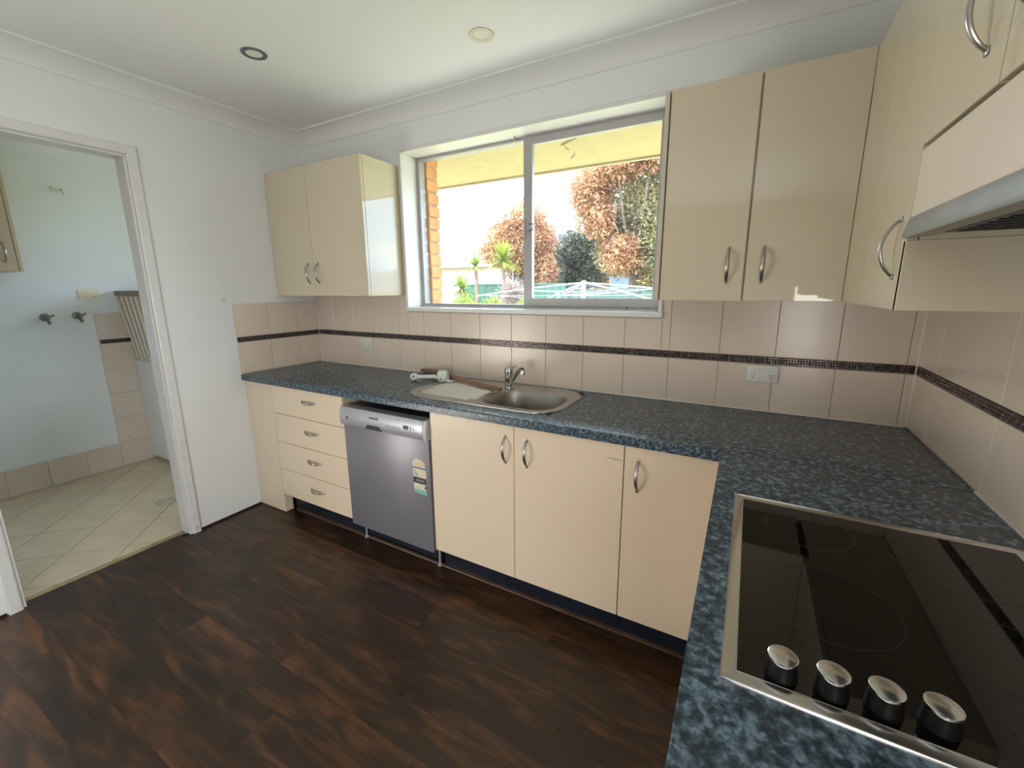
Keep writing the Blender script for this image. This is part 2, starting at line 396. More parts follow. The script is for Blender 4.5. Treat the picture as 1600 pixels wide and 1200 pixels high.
# ---- doorway to the laundry: jamb lining + architrave
door1 = empty('door_1', (0, -1.344, 0)); struct(door1)
for n_, a, b in (('jamb', (-.095, -1.013, 0), (.002, -1.001, 2.082)), ('jamb', (-.095, -1.687, 0), (.002, -1.675, 2.082)), ('door_head', (-.095, -1.687, 2.082), (.002, -1.001, 2.094))):
    box(n_, a, b, M_trim, door1, .002)
def architrave(name, prof_pts, parent):
    return obj(name, loft(bmesh.new(), prof_pts), M_trim, parent, 30)
def arch_v(y_in, y_out, z1):
    # splayed section: thicker at the outer edge
    s = 1 if y_out > y_in else -1
    pr = [(0, y_in), (.012, y_in), (.016, y_in+s*.006), (.018, y_out-s*.006), (.014, y_out), (0, y_out)]
    mit = lambda yy: z1-(y_out-yy)*s*1.0 if True else z1
    return [[(x_, y_, .0) for x_, y_ in pr], [(x_, y_, mit(y_)) for x_, y_ in pr]]
architrave('architrave', arch_v(-1.001, -.956, 2.138), door1)
architrave('architrave', arch_v(-1.687, -1.732, 2.138), door1)
pr = [(0, 2.094), (.012, 2.094), (.016, 2.100), (.018, 2.132), (.014, 2.138), (0, 2.138)]
architrave('architrave', [[(x_, -1.688-(z_-2.094), z_) for x_, z_ in pr], [(x_, -1.000+(z_-2.094), z_) for x_, z_ in pr]], door1)
for k, (yy, zz) in enumerate(((-.978, .035), (-.972, .028), (-.982, .022))):
    obj('nail_hole', lathe(bmesh.new(), [(.0026, .0155), (.0026, .0188)], (0, yy, zz), 8, 'x'), M_hole, door1)
# ---- kitchen window
win = empty('window_1', (1.667, .06, 1.288)); struct(win)
for n_, a, b in (('reveal_board', (.888, -.018, 1.312), (.906, .135, 2.215)), ('reveal_board', (2.428, -.018, 1.312), (2.446, .135, 2.215)), ('reveal_board', (.888, -.018, 2.215), (2.446, .135, 2.233))):
    box(n_, a, b, M_trim, win, .002)
box('window_sill', (.888, -.026, 1.288), (2.450, .135, 1.312), M_trim, win, .003)
Y0, Y1 = .118, .172
fr = obj('window_frame', slab(bmesh.new(), 'y', Y0, Y1, (.906, 2.428), (1.312, 2.215), [(.930, 1.668, 1.334, 2.199), (1.668, 2.405, 1.334, 2.199)]), M_alu, win)
box('pane', (.928, .150, 1.332), (1.672, .154, 2.201), M_glass, win)
sash = obj('window_sash', slab(bmesh.new(), 'y', .112, .140, (1.662, 2.412), (1.326, 2.206), [(1.714, 2.372, 1.372, 2.170)]), M_alu, win)
box('pane', (1.710, .124, 1.368), (2.376, .128, 2.174), M_glass, sash)
obj('latch', tube(bmesh.new(), [(1.704, .112, 1.735), (1.70, .092, 1.735), (1.706, .086, 1.735), (1.730, .086, 1.735), (1.734, .086, 1.765), (1.706, .086, 1.768), (1.703, .112, 1.768)], .0032, 6), mat('latch_grey', srgb(128, 112, 112), .4, .6), sash)
bm = bx(bmesh.new(), (1.664, .106, 1.70), (1.676, .112, 1.80), .001)
obj('lock_plate', bm, M_alu, sash)
box('sill_track', (.930, .095, 1.312), (2.405, .118, 1.320), mat('track_blue_white', srgb(206, 214, 222), .35, .2), win, .001)
obj('catch_screw', lathe(bmesh.new(), [(.005, .0), (.005, .008)], (2.255, .090, 1.322), 10), M_dwdark, win)
# ---- wall tiles, grout, mosaic strip -------------------------------------------------
tile_cache = {}
def tile_mesh(w_, h_, axis):
    k = (round(w_, 3), round(h_, 3), axis)
    if k not in tile_cache:
        hw, hh, t = k[0]/2-.0013, k[1]/2-.0013, .007
        a, b = ((-hw, -t/2, -hh), (hw, t/2, hh)) if axis == 'y' else ((-t/2, -hw, -hh), (t/2, hw, hh))
        tile_cache[k] = mesh_of(bx(bmesh.new(), a, b, .0012), 'tile', M_tile)
    return tile_cache[k]
mos_cache = {}
def mosaic_mesh(w_, axis):
    k = (round(w_, 3), axis)
    if k not in mos_cache:
        bm = bmesh.new(); n = max(1, round(k[0]/.0099)); p = k[0]/n
        bx(bm, (-k[0]/2+.0012, -.003, -.0155), (k[0]/2-.0012, .003, .0155))
        for f in bm.faces: f.material_index = 1
        for i in range(n):
            for j in range(3):
                cx, cz = -k[0]/2+(i+.5)*p, (j-1)*.0102; h = p/2-.0009
                r = [Vector((cx-h, -.003, cz-.0042)), Vector((cx+h, -.003, cz-.0042)), Vector((cx+h, -.003, cz+.0042)), Vector((cx-h, -.003, cz+.0042))]
                c = Vector((cx, -.003, cz)); tl = Vector((random.uniform(-.0004, .0004), 0, random.uniform(-.0004, .0004)))
                lo = [bm.verts.new(v) for v in r]; hi = [bm.verts.new(c+(v-c)*.8+Vector((0, -.0022, 0))+tl) for v in r]
                bm.faces.new(hi)
                for q in range(4): bm.faces.new((lo[q], lo[(q+1) % 4], hi[(q+1) % 4], hi[q]))
        if axis == 'x': bmesh.ops.rotate(bm, verts=bm.verts, cent=(0, 0, 0), matrix=Matrix.Rotation(PI/2, 3, 'Z'))
        if axis == '-x': bmesh.ops.rotate(bm, verts=bm.verts, cent=(0, 0, 0), matrix=Matrix.Rotation(-PI/2, 3, 'Z'))
        mos_cache[k] = mesh_of(bm, 'mosaic', [M_mos, M_mosb])
    return mos_cache[k]
ZB, ZS0, ZS1, ZT = .902, 1.104, 1.137, 1.346
def tiling(parent, face, cuts, strip_cuts, sgn, rows, strip=None, name='tile'):
    """face: ('y',coordinate) etc; tiles stand proud by .008 towards sgn"""
    ax, c = face
    for (z0, z1) in rows:
        for a, b in zip(cuts[:-1], cuts[1:]):
            zz = z1(a, b) if callable(z1) else z1
            segs = [(a, b, zz)] if not isinstance(zz, list) else zz
            for (p, q, t) in segs:
                if q-p < .006: continue
                m_ = tile_mesh(q-p, t-z0, ax); u = (p+q)/2
                inst(name, m_, (u, c+sgn*.0045, (z0+t)/2) if ax == 'y' else (c+sgn*.0045, u, (z0+t)/2), parent)
    if strip:
        for a, b in zip(strip_cuts[:-1], strip_cuts[1:]):
            u = (a+b)/2; z = (strip[0]+strip[1])/2
            if ax == 'y': inst('mosaic_strip', mosaic_mesh(b-a, 'y'), (u, c+sgn*.0045, z), parent)
            else: inst('mosaic_strip', mosaic_mesh(b-a, 'x' if sgn > 0 else '-x'), (c+sgn*.0045, u, z), parent)
def cuts_from(a, b, anchor, pitch):
    k0 = math.ceil((a-anchor)/pitch-1e-6); r = [a]
    while anchor+k0*pitch < b-.012:
        if anchor+k0*pitch > a+.012: r.append(anchor+k0*pitch)
        k0 += 1
    return r+[b]
def top_back(a, b):
    s0, s1 = .888, 2.450
    out_ = []
    for p, q in ((a, min(b, s0)), (max(a, s0), min(b, s1)), (max(a, s1), b)):
        if q-p > .006: out_.append((p, q, 1.286 if p >= s0-1e-6 and q <= s1+1e-6 else (1.386 if p < s0 else 1.374)))
    return out_
obj('grout', slab(bmesh.new(), 'y', -.0042, -.0002, (0.0, W), (.88, 1.384), [(.888, 2.450, 1.286, 1.5), (2.45, 3.5, 1.373, 1.5)]), M_grout, wall_back)
tiling(wall_back, ('y', 0), cuts_from(.009, W-.009, 3.117, .21), cuts_from(.009, W-.009, -.003, .2577), -1, [(ZB, ZS0), (ZS1, top_back)], (ZS0, ZS1))
box('grout', (.0002, -.596, .88), (.0042, -.004, ZT-.001), M_grout, wall_left)
tiling(wall_left, ('x', 0), cuts_from(-.596, -.009, -.386, .21), cuts_from(-.596, -.009, -.338, .2577), 1, [(ZB, ZS0), (ZS1, ZT)], (ZS0, ZS1))
box('grout', (W-.0042, -2.2, .88), (W-.0002, -.004, 1.372), M_grout, wall_right)
tiling(wall_right, ('x', W), cuts_from(-2.2, -.009, -.195, .42), cuts_from(-2.2, -.009, -.345, .2577), -1, [(ZB, ZS0), (ZS1, 1.37)], (ZS0, ZS1))
box('tile_sealant', (0.004, -.010, .90), (.012, -.004, ZT), M_seal, wall_left)
box('tile_sealant', (W-.012, -.011, .90), (W-.004, -.004, ZT), M_seal, wall_right)
# laundry wall tiles: skirting row, tall panel beside the tub
def lt(y0, y1, z0, z1): inst('tile', tile_mesh(y1-y0, z1-z0, 'x'), (LX+.0045, (y0+y1)/2, (z0+z1)/2), wall_lf)
box('grout', (LX+.0002, -2.0, 0), (LX+.0042, -.0, .199), M_grout, wall_lf)
box('grout', (LX+.0002, -.760, .199), (LX+.0042, -.0, 1.256), M_grout, wall_lf)
for a, b in zip([-1.998, -1.81, -1.60, -1.39, -1.18], [-1.81, -1.60, -1.39, -1.18, -.97]): lt(a, b, .002, .202)
for a, b in ((-.97, -.76), (-.76, -.55), (-.55, -.34), (-.34, -.13), (-.13, -.003)):
    lt(a, b, .002, .202)
    if a > -.77:
        for z in (.202, .407, .612, .817): lt(a, b, z, z+.205 if z < .8 else 1.020)
        lt(a, b, 1.052, 1.258)
for a, b in zip((-.752, -.4945, -.237), (-.4945, -.237, -.003)): inst('mosaic_strip', mosaic_mesh(b-a, 'x'), (LX+.0045, (a+b)/2, 1.036), wall_lf)
# ---- exterior leaf, eave
ext = struct(obj('wall_exterior', slab(bmesh.new(), 'y', .172, .262, (-1.9, 3.8), (-.4, 2.26), [(.925, 2.44, 1.28, 2.26), (-1.22, -.18, .96, 2.20), (.70, .925, 1.26, 2.26)]), M_mortar))
bw = {}
for c_ in range(13):
    z = 1.272+c_*.0765; half = c_ % 2
    ln = .115 if half else .23
    if ln not in bw: bw[ln] = mesh_of(bx(bmesh.new(), (-ln/2, -.055, 0), (ln/2, .055, .0665), .004), 'brick', M_brick)
    x1 = .948+random.uniform(-.004, .005)
    inst('brick', bw[ln], (x1-ln/2, .226+random.uniform(-.002, .004), z), ext)
    if half:
        if .10 not in bw: bw[.10] = mesh_of(bx(bmesh.new(), (-.05, -.055, 0), (.05, .055, .0665), .004), 'brick', M_brick)
        inst('brick', bw[.10], (x1-.115-.01-.05, .226, z), ext)
for c_ in range(14): box('mortar_joint', (.712, .180, 1.2625+c_*.0765), (.936, .276, 1.2722+c_*.0765), M_mortar, ext)
eave = struct(obj('roof_soffit', slab(bmesh.new(), 'z', 2.25, 2.258, (-2.4, 4.4), (.172, .92), []), M_soffit))
struct(box('roof_fascia', (-2.4, .92, 2.235), (4.4, .945, 2.42), M_fascia))
rf = struct(obj('roof', loft(bmesh.new(), [[(-2.5, .97, 2.43), (-2.5, -2.4, 3.4), (-2.5, -5.7, 2.43), (-2.5, -5.7, 2.47), (-2.5, -2.4, 3.44), (-2.5, .97, 2.47)], [(4.5, .97, 2.43), (4.5, -2.4, 3.4), (4.5, -5.7, 2.43), (4.5, -5.7, 2.47), (4.5, -2.4, 3.44), (4.5, .97, 2.47)]]), mat('roof_tile', srgb(120, 80, 62), .8)))
# ================================================================== THINGS: kitchen
# ---- bow handle, length along local x, bulging to local -y
def handle_mesh(L=.118, bulge=.028):
    bm = bmesh.new(); rings = []
    for i in range(15):
        t = -1+2*i/14; x = t*L/2; yy = -bulge*(1-t*t)**.85
        dx, dy = L/2, 2*bulge*t*.95; l = math.hypot(dx, dy); nx, ny = -dy/l, -dx/l*1.0
        wd = .0048+.0022*(1-t*t); th_ = .0028+.0012*(1-t*t)
        nrm = Vector((dy/l, -dx/l, 0))
        rings.append([Vector((x, yy, 0))+nrm*th_*math.cos(a)*1.0+Vector((0, 0, 1))*wd*math.sin(a) for a in [2*PI*k/8 for k in range(8)]])
    loft(bm, rings)
    for s in (-1, 1): bx(bm, (s*L/2-.006, -.003, -.006), (s*L/2+.006, 0, .006), .001)
    return mesh_of(bm, 'handle', M_nickel, 50)
H_ME = handle_mesh(); H_BIG = H_ME
def handle(part, loc, facing, vertical):
    # facing '-y' or '-x' or '+x'
    R_ = Matrix.Identity(3)
    if vertical: R_ = Matrix.Rotation(PI/2, 3, 'Y')
    if facing == '-x': R_ = Matrix.Rotation(-PI/2, 3, 'Z') @ R_
    if facing == '+x': R_ = Matrix.Rotation(PI/2, 3, 'Z') @ R_
    h = inst('handle', H_ME, loc, part, R_.to_euler()); h['label'] = 'satin nickel bow handle'
    return h
def door_y(parent, x0, x1, z0, z1, yf, mt, name='door', th=.018, g=.0015):
    return box(name, (x0+g, yf, z0), (x1-g, yf+th, z1), mt, parent, .0012)
def door_x(parent, y0, y1, z0, z1, xf, mt, name='door', th=.018, g=.0015, s=1):
    return box(name, (xf, y0+g, z0), (xf+s*th, y1-g, z1), mt, parent, .0012)
YF = -.58; ZC0, ZC1 = .135, .862
# wide filler panel against the left wall
t = empty('filler_panel', (.135, -.57, 0), 'tall cream filler panel reaching the floor between white wall and drawers', 'panel')
box('panel', (.002, YF, .004), (.270, YF+.018, ZC1), M_creamb, t, .0012)
box('return_panel', (.254, YF+.0185, .004), (.270, -.525, ZC1), M_creamb, t, .001)
# drawer unit
t = empty('drawer_unit', (.60, -.30, 0), 'cream four-drawer kitchen unit left of the dishwasher', 'drawers')
box('body', (.274, YF+.022, ZC0), (.912, -.02, ZC1), M_creamb, t)
for z0, z1, hz in ((.682, .862, .787), (.498, .679, .603), (.315, .495, .421), (.134, .312, .236)):
    d = door_y(t, .272, .912, z0, z1, YF, M_creamb, 'drawer'); handle(d, (.622, YF, hz), '-y', False)
box('kickboard', (.272, -.512, .002), (.925, -.500, .133), M_kick, t)
# dishwasher
t = empty('dishwasher', (1.213, -.30, 0), 'silver-grey dishwasher with curved control panel and torn energy sticker', 'dishwasher')
box('body', (.928, -.555, .115), (1.498, -.03, .813), M_dwdark, t)
dr = box('door', (.917, -.585, .112), (1.510, -.556, .712), M_dwgrey, t, .003, 2)
bm = bmesh.new(); prof = []
for k in range(9):
    u = k/8; prof.append((-.588-.020*math.sin(PI*min(1, .25+u*.62)), .716+u*.096))
prof = [(-.556, .716)]+prof+[(-.560, .815), (-.548, .815)]
loft(bm, [[(.916, a, b) for a, b in prof], [(1.493, a, b) for a, b in prof]])
cp = obj('control_panel', bm, M_dwpanel, t, 35)
bm = bmesh.new(); loft(bm, [[(1.4955, a, b) for a, b in prof], [(1.511, a+.002, b) for a, b in prof]])
obj('panel_end_cap', bm, mat('dw_endcap', srgb(198, 198, 196), .35), t, 35)
yq = -.6085
bm = bmesh.new(); pts = [(1.105, .7168), (1.225, .7168), (1.205, .741), (1.125, .741)]
vsA = [bm.verts.new((a, -.6055 if c < .73 else -.6085, c)) for a, c in pts]; vsB = [bm.verts.new((a, -.5985, c)) for a, c in pts]
bm.faces.new(vsA); bm.faces.new(vsB[::-1])
for i in range(4): bm.faces.new((vsA[i], vsA[(i+1) % 4], vsB[(i+1) % 4], vsB[i]))
obj('handle_recess', bm, M_dwdark, cp)
box('display', (1.375, yq-.0015, .759), (1.405, yq+.004, .777), mat('display_dark', srgb(74, 80, 92), .2), cp)
for k, (xx, zz) in enumerate(((1.262, .758), (1.284, .758), (1.306, .758), (1.328, .758), (1.350, .758), (1.420, .772), (1.420, .762), (1.440, .767))):
    box('button', (xx-.004, yq-.001, zz-.0035), (xx+.004, yq+.004, zz+.0035), mat('button_grey', srgb(140, 142, 148), .4), cp)
box('button', (.972, yq-.0015, .752), (.982, yq+.004, .766), M_dwdark, cp)
for k in range(6): box('brand_mark', (1.140+k*.0105, yq-.0012, .776), (1.147+k*.0105, yq+.004, .785), mat('brand_grey', srgb(128, 130, 138), .4), cp)
def flat_prism(name, pts, yy, th_, mt, parent):
    bm = bmesh.new()
    a = [bm.verts.new((x_, yy, z_)) for x_, z_ in pts]; b = [bm.verts.new((x_, yy+th_, z_)) for x_, z_ in pts]
    n = len(pts); bm.faces.new(a); bm.faces.new(b[::-1])
    for i in range(n): bm.faces.new((a[i], a[(i+1) % n], b[(i+1) % n], b[i]))
    return obj(name, bm, mt, parent)
M_pap = mat('sticker_paper', srgb(222, 214, 190), .6, var=.08, vscale=30)
st = flat_prism('energy_sticker', [(1.404, .428), (1.484, .420), (1.486, .545), (1.482, .552), (1.480, .588), (1.462, .604), (1.425, .606), (1.402, .590)], -.5865, .0012, M_pap, dr)
st['label'] = 'torn cream and teal energy sticker'
flat_prism('sticker_band', [(1.402, .556), (1.483, .556), (1.483, .563), (1.402, .563)], -.5873, .0008, mat('band_blue', srgb(60, 132, 156), .5), st)
flat_prism('sticker_band', [(1.410, .570), (1.474, .570), (1.466, .588), (1.418, .588)], -.5871, .0006, mat('band_peach', srgb(226, 198, 160), .5), st)
flat_prism('sticker_band', [(1.403, .478), (1.485, .478), (1.485, .510), (1.403, .510)], -.5873, .0008, mat('band_dark', srgb(62, 64, 70), .5), st)
for k in range(5): flat_prism('sticker_text', [(1.423+k*.010, .489), (1.430+k*.010, .489), (1.430+k*.010, .500), (1.423+k*.010, .500)], -.5878, .0005, mat('text_grey', srgb(150, 152, 156), .5), st)
flat_prism('sticker_band', [(1.405, .429), (1.484, .4215), (1.484, .446), (1.405, .446)], -.5873, .0008, mat('band_teal', srgb(140, 190, 186), .5), st)
flat_prism('sticker_band', [(1.412, .528), (1.424, .514), (1.434, .522), (1.416, .548)], -.5872, .0007, mat('band_greygreen', srgb(160, 176, 170), .5), st)
flat_prism('sticker_band', [(1.472, .455), (1.484, .452), (1.484, .474), (1.476, .470)], -.5872, .0007, M_dwdark, st)
box('kickboard', (.940, -.512, .020), (1.508, -.500, .111), M_kick, t)
for xx in (.952, 1.495): obj('foot', lathe(bmesh.new(), [(.014, .001), (.014, .008), (.006, .012), (.006, .12)], (xx, -.522, 0), 10), M_alu, t)
# dark rail above the dishwasher
# sink base cabinet and narrow corner base cabinet
def base_cab(name, label, x0, x1, doors):
    t = empty(name, ((x0+x1)/2, -.3, 0), label, 'cabinet')
    box('side_panel', (x0+.001, YF+.021, ZC0), (x0+.017, -.02, ZC1), M_creamb, t)
    box('side_panel', (x1-.017, YF+.021, ZC0), (x1-.001, -.02, ZC1), M_creamb, t)
    box('cabinet_floor', (x0+.0175, YF+.021, ZC0), (x1-.0175, -.02, ZC0+.016), M_creamb, t)
    box('back_panel', (x0+.0175, -.030, ZC0+.017), (x1-.0175, -.022, .70), M_creamb, t)
    for a, b, hx in doors:
        d = door_y(t, a, b, ZC0, ZC1, YF, M_creamb)
        if hx: handle(d, (hx, YF, .748), '-y', True)
    box('kickboard', (x0+.001, -.512, .002), (x1-.001, -.500, .133), M_kick, t)
    return t
t = base_cab('sink_base_cabinet', 'cream two-door base cabinet under the stainless sink', 1.520, 2.4415, ((1.520, 1.975, 1.933), (1.975, 2.4415, 2.037)))
base_cab('corner_base_cabinet', 'cream single-door base cabinet in the corner below the dark worktop', 2.4425, 2.758, ((2.4425, 2.758, 2.494),))
d2 = [o for o in t.children if o.name.startswith('door')][1]
bm = tube(bmesh.new(), [(2.375, YF-.0004, .800), (2.40, YF-.0004, .797), (2.437, YF-.0004, .796)], [.0006, .0016, .0012], 5)
obj('scratch', bm, mat('scratch_brown', srgb(146, 128, 104), .7), d2)
# floor bead in front of the kickboards
struct(obj('trim_floor_bead', loft(bmesh.new(), [[(.30, -.512, .001), (.30, -.526, .001), (.30, -.523, .007), (.30, -.512, .012)], [(2.76, -.512, .001), (2.76, -.526, .001), (2.76, -.523, .007), (2.76, -.512, .012)]]), M_bead))
# cooktop run base cabinets (facing left, below the cooktop)
XF = 2.783; YE = -1.84
t = empty('cooktop_base_cabinet', (3.07, -1.22, 0), 'cream base cabinet under the cooktop, side run along the right wall', 'cabinet')
box('body', (XF+.022, YE+.02, ZC0), (W-.012, -.62, ZC1), M_creamb, t)
for a, b, hy in ((-1.215, -.605, -1.16), (YE+.018, -1.215, -1.27)):
    d = door_x(t, a, b, ZC0, ZC1, XF, M_creamb); handle(d, (XF, hy, .748), '-x', True)
box('end_panel', (XF, YE, .004), (W-.012, YE+.016, ZC1), M_creamb, t, .001)
box('corner_filler', (2.7585, -.6035, ZC0), (XF+.018, -.5815, ZC1), M_creamb, t)
box('kickboard', (XF+.06, YE+.02, .002), (XF+.072, -.515, .133), M_kick, t)
# ---- worktops (with the sink cut-out)
def worktop(name, label, us, vs_, holes, seal, loc):
    bm = slab(bmesh.new(), 'z', .864, .900, us, vs_, holes)
    bmesh.ops.dissolve_limit(bm, angle_limit=.01, verts=bm.verts, edges=bm.edges)
    es = [e for e in bm.edges if e.calc_length() > .05 and len(e.link_faces) == 2 and e.calc_face_angle(0) > 1 and abs(e.verts[0].co.z-.9) < 1e-4 and abs(e.verts[1].co.z-.9) < 1e-4]
    bmesh.ops.bevel(bm, geom=es, offset=.005, segments=3, affect='EDGES', profile=.5)
    return tag(obj(name, bm, M_top, None, 40), label, 'worktop')
wt1 = worktop('worktop', 'long speckled slate-blue worktop under the window holding the sink', (.001, W-.010), (-.60, -.010), [(1.36, 2.102, -.49, -.06)], None, None)
wt2 = worktop('worktop', 'short speckled slate-blue worktop along the right wall holding the cooktop', (2.763, W-.010), (YE-.015, -.601), [], None, None)
box('sealant', (.002, -.0135, .8995), (W-.016, -.0085, .9045), M_seal, wt1)
box('sealant', (W-.0145, YE-.01, .8995), (W-.0085, -.601, .9045), M_seal, wt2)
# ---- sink
sk = empty('kitchen_sink', (1.69, -.275, .90), 'stainless steel inset sink with single bowl and ribbed drainer', 'sink')
OUT = rrect(1.262, 2.122, -.518, -.040, .155, 10); OUT2 = rrect(1.274, 2.110, -.506, -.052, .145, 10); DECK = rrect(1.290, 2.098, -.492, -.064, .135, 10)
BOWL = rrect(1.692, 2.086, -.468, -.150, .105, 10)
bm = bmesh.new()
loft(bm, [[(x_, y_, .9002) for x_, y_ in OUT], [(x_, y_, .9032) for x_, y_ in OUT], [(x_, y_, .9058) for x_, y_ in OUT2], [(x_, y_, .9030) for x_, y_ in DECK]], True, False, False)
tris = tessellate_polygon([[Vector((x_, y_, 0)) for x_, y_ in DECK], [Vector((x_, y_, 0)) for x_, y_ in BOWL]])
vv = [bm.verts.new((x_, y_, .9030)) for x_, y_ in DECK+BOWL]
for f in tris:
    try: bm.faces.new([vv[i] for i in f])
    except ValueError: pass
bmesh.ops.remove_doubles(bm, verts=bm.verts, dist=.0004)
obj('sink_deck', bm, M_steel, sk, 30)
bm = bmesh.new(); rings = []
for ins, z in ((0, .9030), (.006, .901), (.012, .893), (.018, .80), (.022, .765), (.035, .748), (.06, .742)):
    rings.append([(x_, y_, z) for x_, y_ in rrect(1.692+ins, 2.086-ins, -.468+ins, -.150-ins, max(.02, .105-ins), 10)])
loft(bm, rings, True, False, True)
obj('sink_bowl', bm, mat('bowl_steel', srgb(168, 166, 160), .34, 1), sk, 50)
obj('drain_waste', lathe(bmesh.new(), [(.045, .7425), (.045, .7445), (.030, .7445), (.027, .743)], (1.89, -.31, 0), 24), M_chrome, sk, 40)
ribs = [(-.442, 1.352, 1.655), (-.414, 1.335, 1.682), (-.386, 1.325, 1.680), (-.358, 1.320, 1.676), (-.330, 1.318, 1.674), (-.302, 1.318, 1.674), (-.274, 1.318, 1.676), (-.246, 1.318, 1.678), (-.218, 1.320, 1.680), (-.190, 1.324, 1.640), (-.162, 1.330, 1.600), (-.134, 1.345, 1.560)]
for yy, a, b in ribs:
    bm = bmesh.new(); rings = []
    for i, u in enumerate((0, .015, .06, .5, .94, .985, 1)):
        x_ = a+(b-a)*u; k = (.15, .7, 1, 1, 1, .7, .15)[i]
        rings.append([(x_, yy-.0058*k, .9028), (x_, yy-.0038*k, .9028+.0034*k), (x_, yy, .9028+.0048*k), (x_, yy+.0038*k, .9028+.0034*k), (x_, yy+.0058*k, .9028)])
    loft(bm, rings); obj('drainer_rib', bm, mat('rib_glint_steel', srgb(244, 244, 242), .28, 1), sk, 60)  # whitened steel puts the window's bright reflection into the rib colour
# ---- mixer tap
tx, ty = 1.703, -.135
tp = empty('mixer_tap', (tx, ty, .903), 'chrome single-lever mixer tap with swivel spout behind the sink bowl', 'tap')
obj('tap_base', lathe(bmesh.new(), [(.029, .9035), (.029, .908), (.026, .912)], (tx, ty, 0), 24), M_chrome, tp, 40)
obj('tap_body', lathe(bmesh.new(), [(.024, .9125), (.024, .985)], (tx, ty, 0), 24), M_chrome, tp, 40)
lv = obj('tap_lever_cap', lathe(bmesh.new(), [(.0255, .986), (.0262, .996), (.0245, 1.010), (.018, 1.018), (.008, 1.021)], (tx, ty, 0), 24), M_chrome, tp, 50)
obj('lever', tube(bmesh.new(), [(tx+.012, ty-.004, 1.014), (tx+.034, ty-.008, 1.021), (tx+.052, ty-.011, 1.026)], [.006, .0052, .0045], 10, .7), M_chrome, lv, 50)
sp = obj('spout', tube(bmesh.new(), [(tx+.015, ty-.02, .922), (tx+.030, ty-.036, .938), (tx+.060, ty-.062, .970), (tx+.110, ty-.10, 1.020), (tx+.128, ty-.115, 1.032), (tx+.146, ty-.128, 1.035)], [.0115, .0112, .0108, .0104, .011, .0115], 12), M_chrome, tp, 60)
obj('aerator', lathe(bmesh.new(), [(.011, 1.010), (.0135, 1.012), (.0135, 1.030), (.012, 1.036)], (tx+.150, ty-.131, 0), 16), M_chrome, sp, 50)
# ---- things lying on the drainer
rod = obj('brown_rod', tube(bmesh.new(), [(1.020, -.052, .925), (1.10, -.074, .928), (1.25, -.122, .930), (1.45, -.19, .928), (1.60, -.238, .925), (1.728, -.268, .9225)], [.010, .0145, .0150, .0125, .012, .0115], 10), M_wood, None, 60)
tag(rod, 'brown wooden rod lying across the sink drainer', 'rod')
wf = empty('white_fitting', (1.22, -.19, .90), 'white plastic fitting with a round knob end and a toothed head on the drainer', 'plastic fitting')
kn = Vector((1.130, -.236, .925)); hd = Vector((1.300, -.196, .936)); dv = (hd-kn).normalized()
obj('shaft', tube(bmesh.new(), [kn, kn.lerp(hd, .25), kn.lerp(hd, .7), hd], [.013, .0105, .012, .016], 12), M_wplast, wf, 60)
bm = bmesh.new()
R3 = dv.to_track_quat('Z', 'Y').to_matrix()
lathe(bm, [(.010, -.024), (.020, -.022), (.0235, -.010), (.0235, .006), (.018, .014), (.010, .016)], (0, 0, 0), 18)
bmesh.ops.rotate(bm, verts=bm.verts, cent=(0, 0, 0), matrix=R3); bmesh.ops.translate(bm, verts=bm.verts, vec=kn)
obj('knob', bm, M_wplast, wf, 40)
bm = bmesh.new(); lathe(bm, [(.018, -.026), (.029, -.022), (.031, .0), (.030, .020), (.024, .032), (.012, .034)], (0, 0, 0), 20)
for k in range(7):
    a = 2*PI*k/7; m_ = Matrix.Rotation(a, 3, 'Z')
    b2 = bmesh.new(); bx(b2, (.027, -.007, -.018), (.0345, .007, .016), .002)
    for v in b2.verts: v.co = m_ @ v.co
    tmp = bpy.data.meshes.new('t'); b2.to_mesh(tmp); b2.free(); bm.from_mesh(tmp); bpy.data.meshes.remove(tmp)
bmesh.ops.rotate(bm, verts=bm.verts, cent=(0, 0, 0), matrix=R3); bmesh.ops.translate(bm, verts=bm.verts, vec=hd+Vector((0, 0, .003)))
hh = obj('toothed_head', bm, M_wplast, wf, 40)
for q in ((1.283, -.226, .948), (1.310, -.2265, .928), (1.138, -.259, .934)):
    obj('screw_hole', lathe(bmesh.new(), [(.0042, -.004), (.0042, .002)], q, 10, 'y'), M_hole, wf)
obj('spigot', tube(bmesh.new(), [(1.318, -.198, .918), (1.345, -.196, .913), (1.368, -.193, .912)], [.008, .007, .006], 10), M_wplast, wf, 60)
# ---- cooktop
ck = empty('cooktop', (3.063, -1.212, .90), 'black ceramic cooktop in a steel frame with four steel-capped knobs', 'cooktop')
CX0, CX1, CY0, CY1 = 2.808, 3.320, -1.508, -.918
bm = slab(bmesh.new(), 'z', .9002, .9075, (CX0, CX1), (CY0, CY1), [(CX0+.020, CX1-.020, CY0+.020, CY1-.016)])
bmesh.ops.dissolve_limit(bm, angle_limit=.01, verts=bm.verts, edges=bm.edges)
es = [e for e in bm.edges if all(abs(v.co.z-.9075) < 1e-5 for v in e.verts) and len(e.link_faces) == 2 and e.calc_face_angle(0) > 1]
bmesh.ops.bevel(bm, geom=es, offset=.0025, segments=2, affect='EDGES', profile=.5)
obj('steel_frame', bm, M_bright, ck, 40)
gp = box('glass_plate', (CX0+.0202, CY0+.0202, .9005), (CX1-.0202, CY1-.0162, .9062), M_glassblk, ck)
def ring_mesh(name, c, r, parent, wd=.0012):
    bm = bmesh.new(); lathe(bm, [(r-wd, .9063), (r+wd, .9063), (r+wd, .90645), (r-wd, .90645), (r-wd, .9063)], (c[0], c[1], 0), 64, 'z', False)
    return obj(name, bm, M_ring, parent)
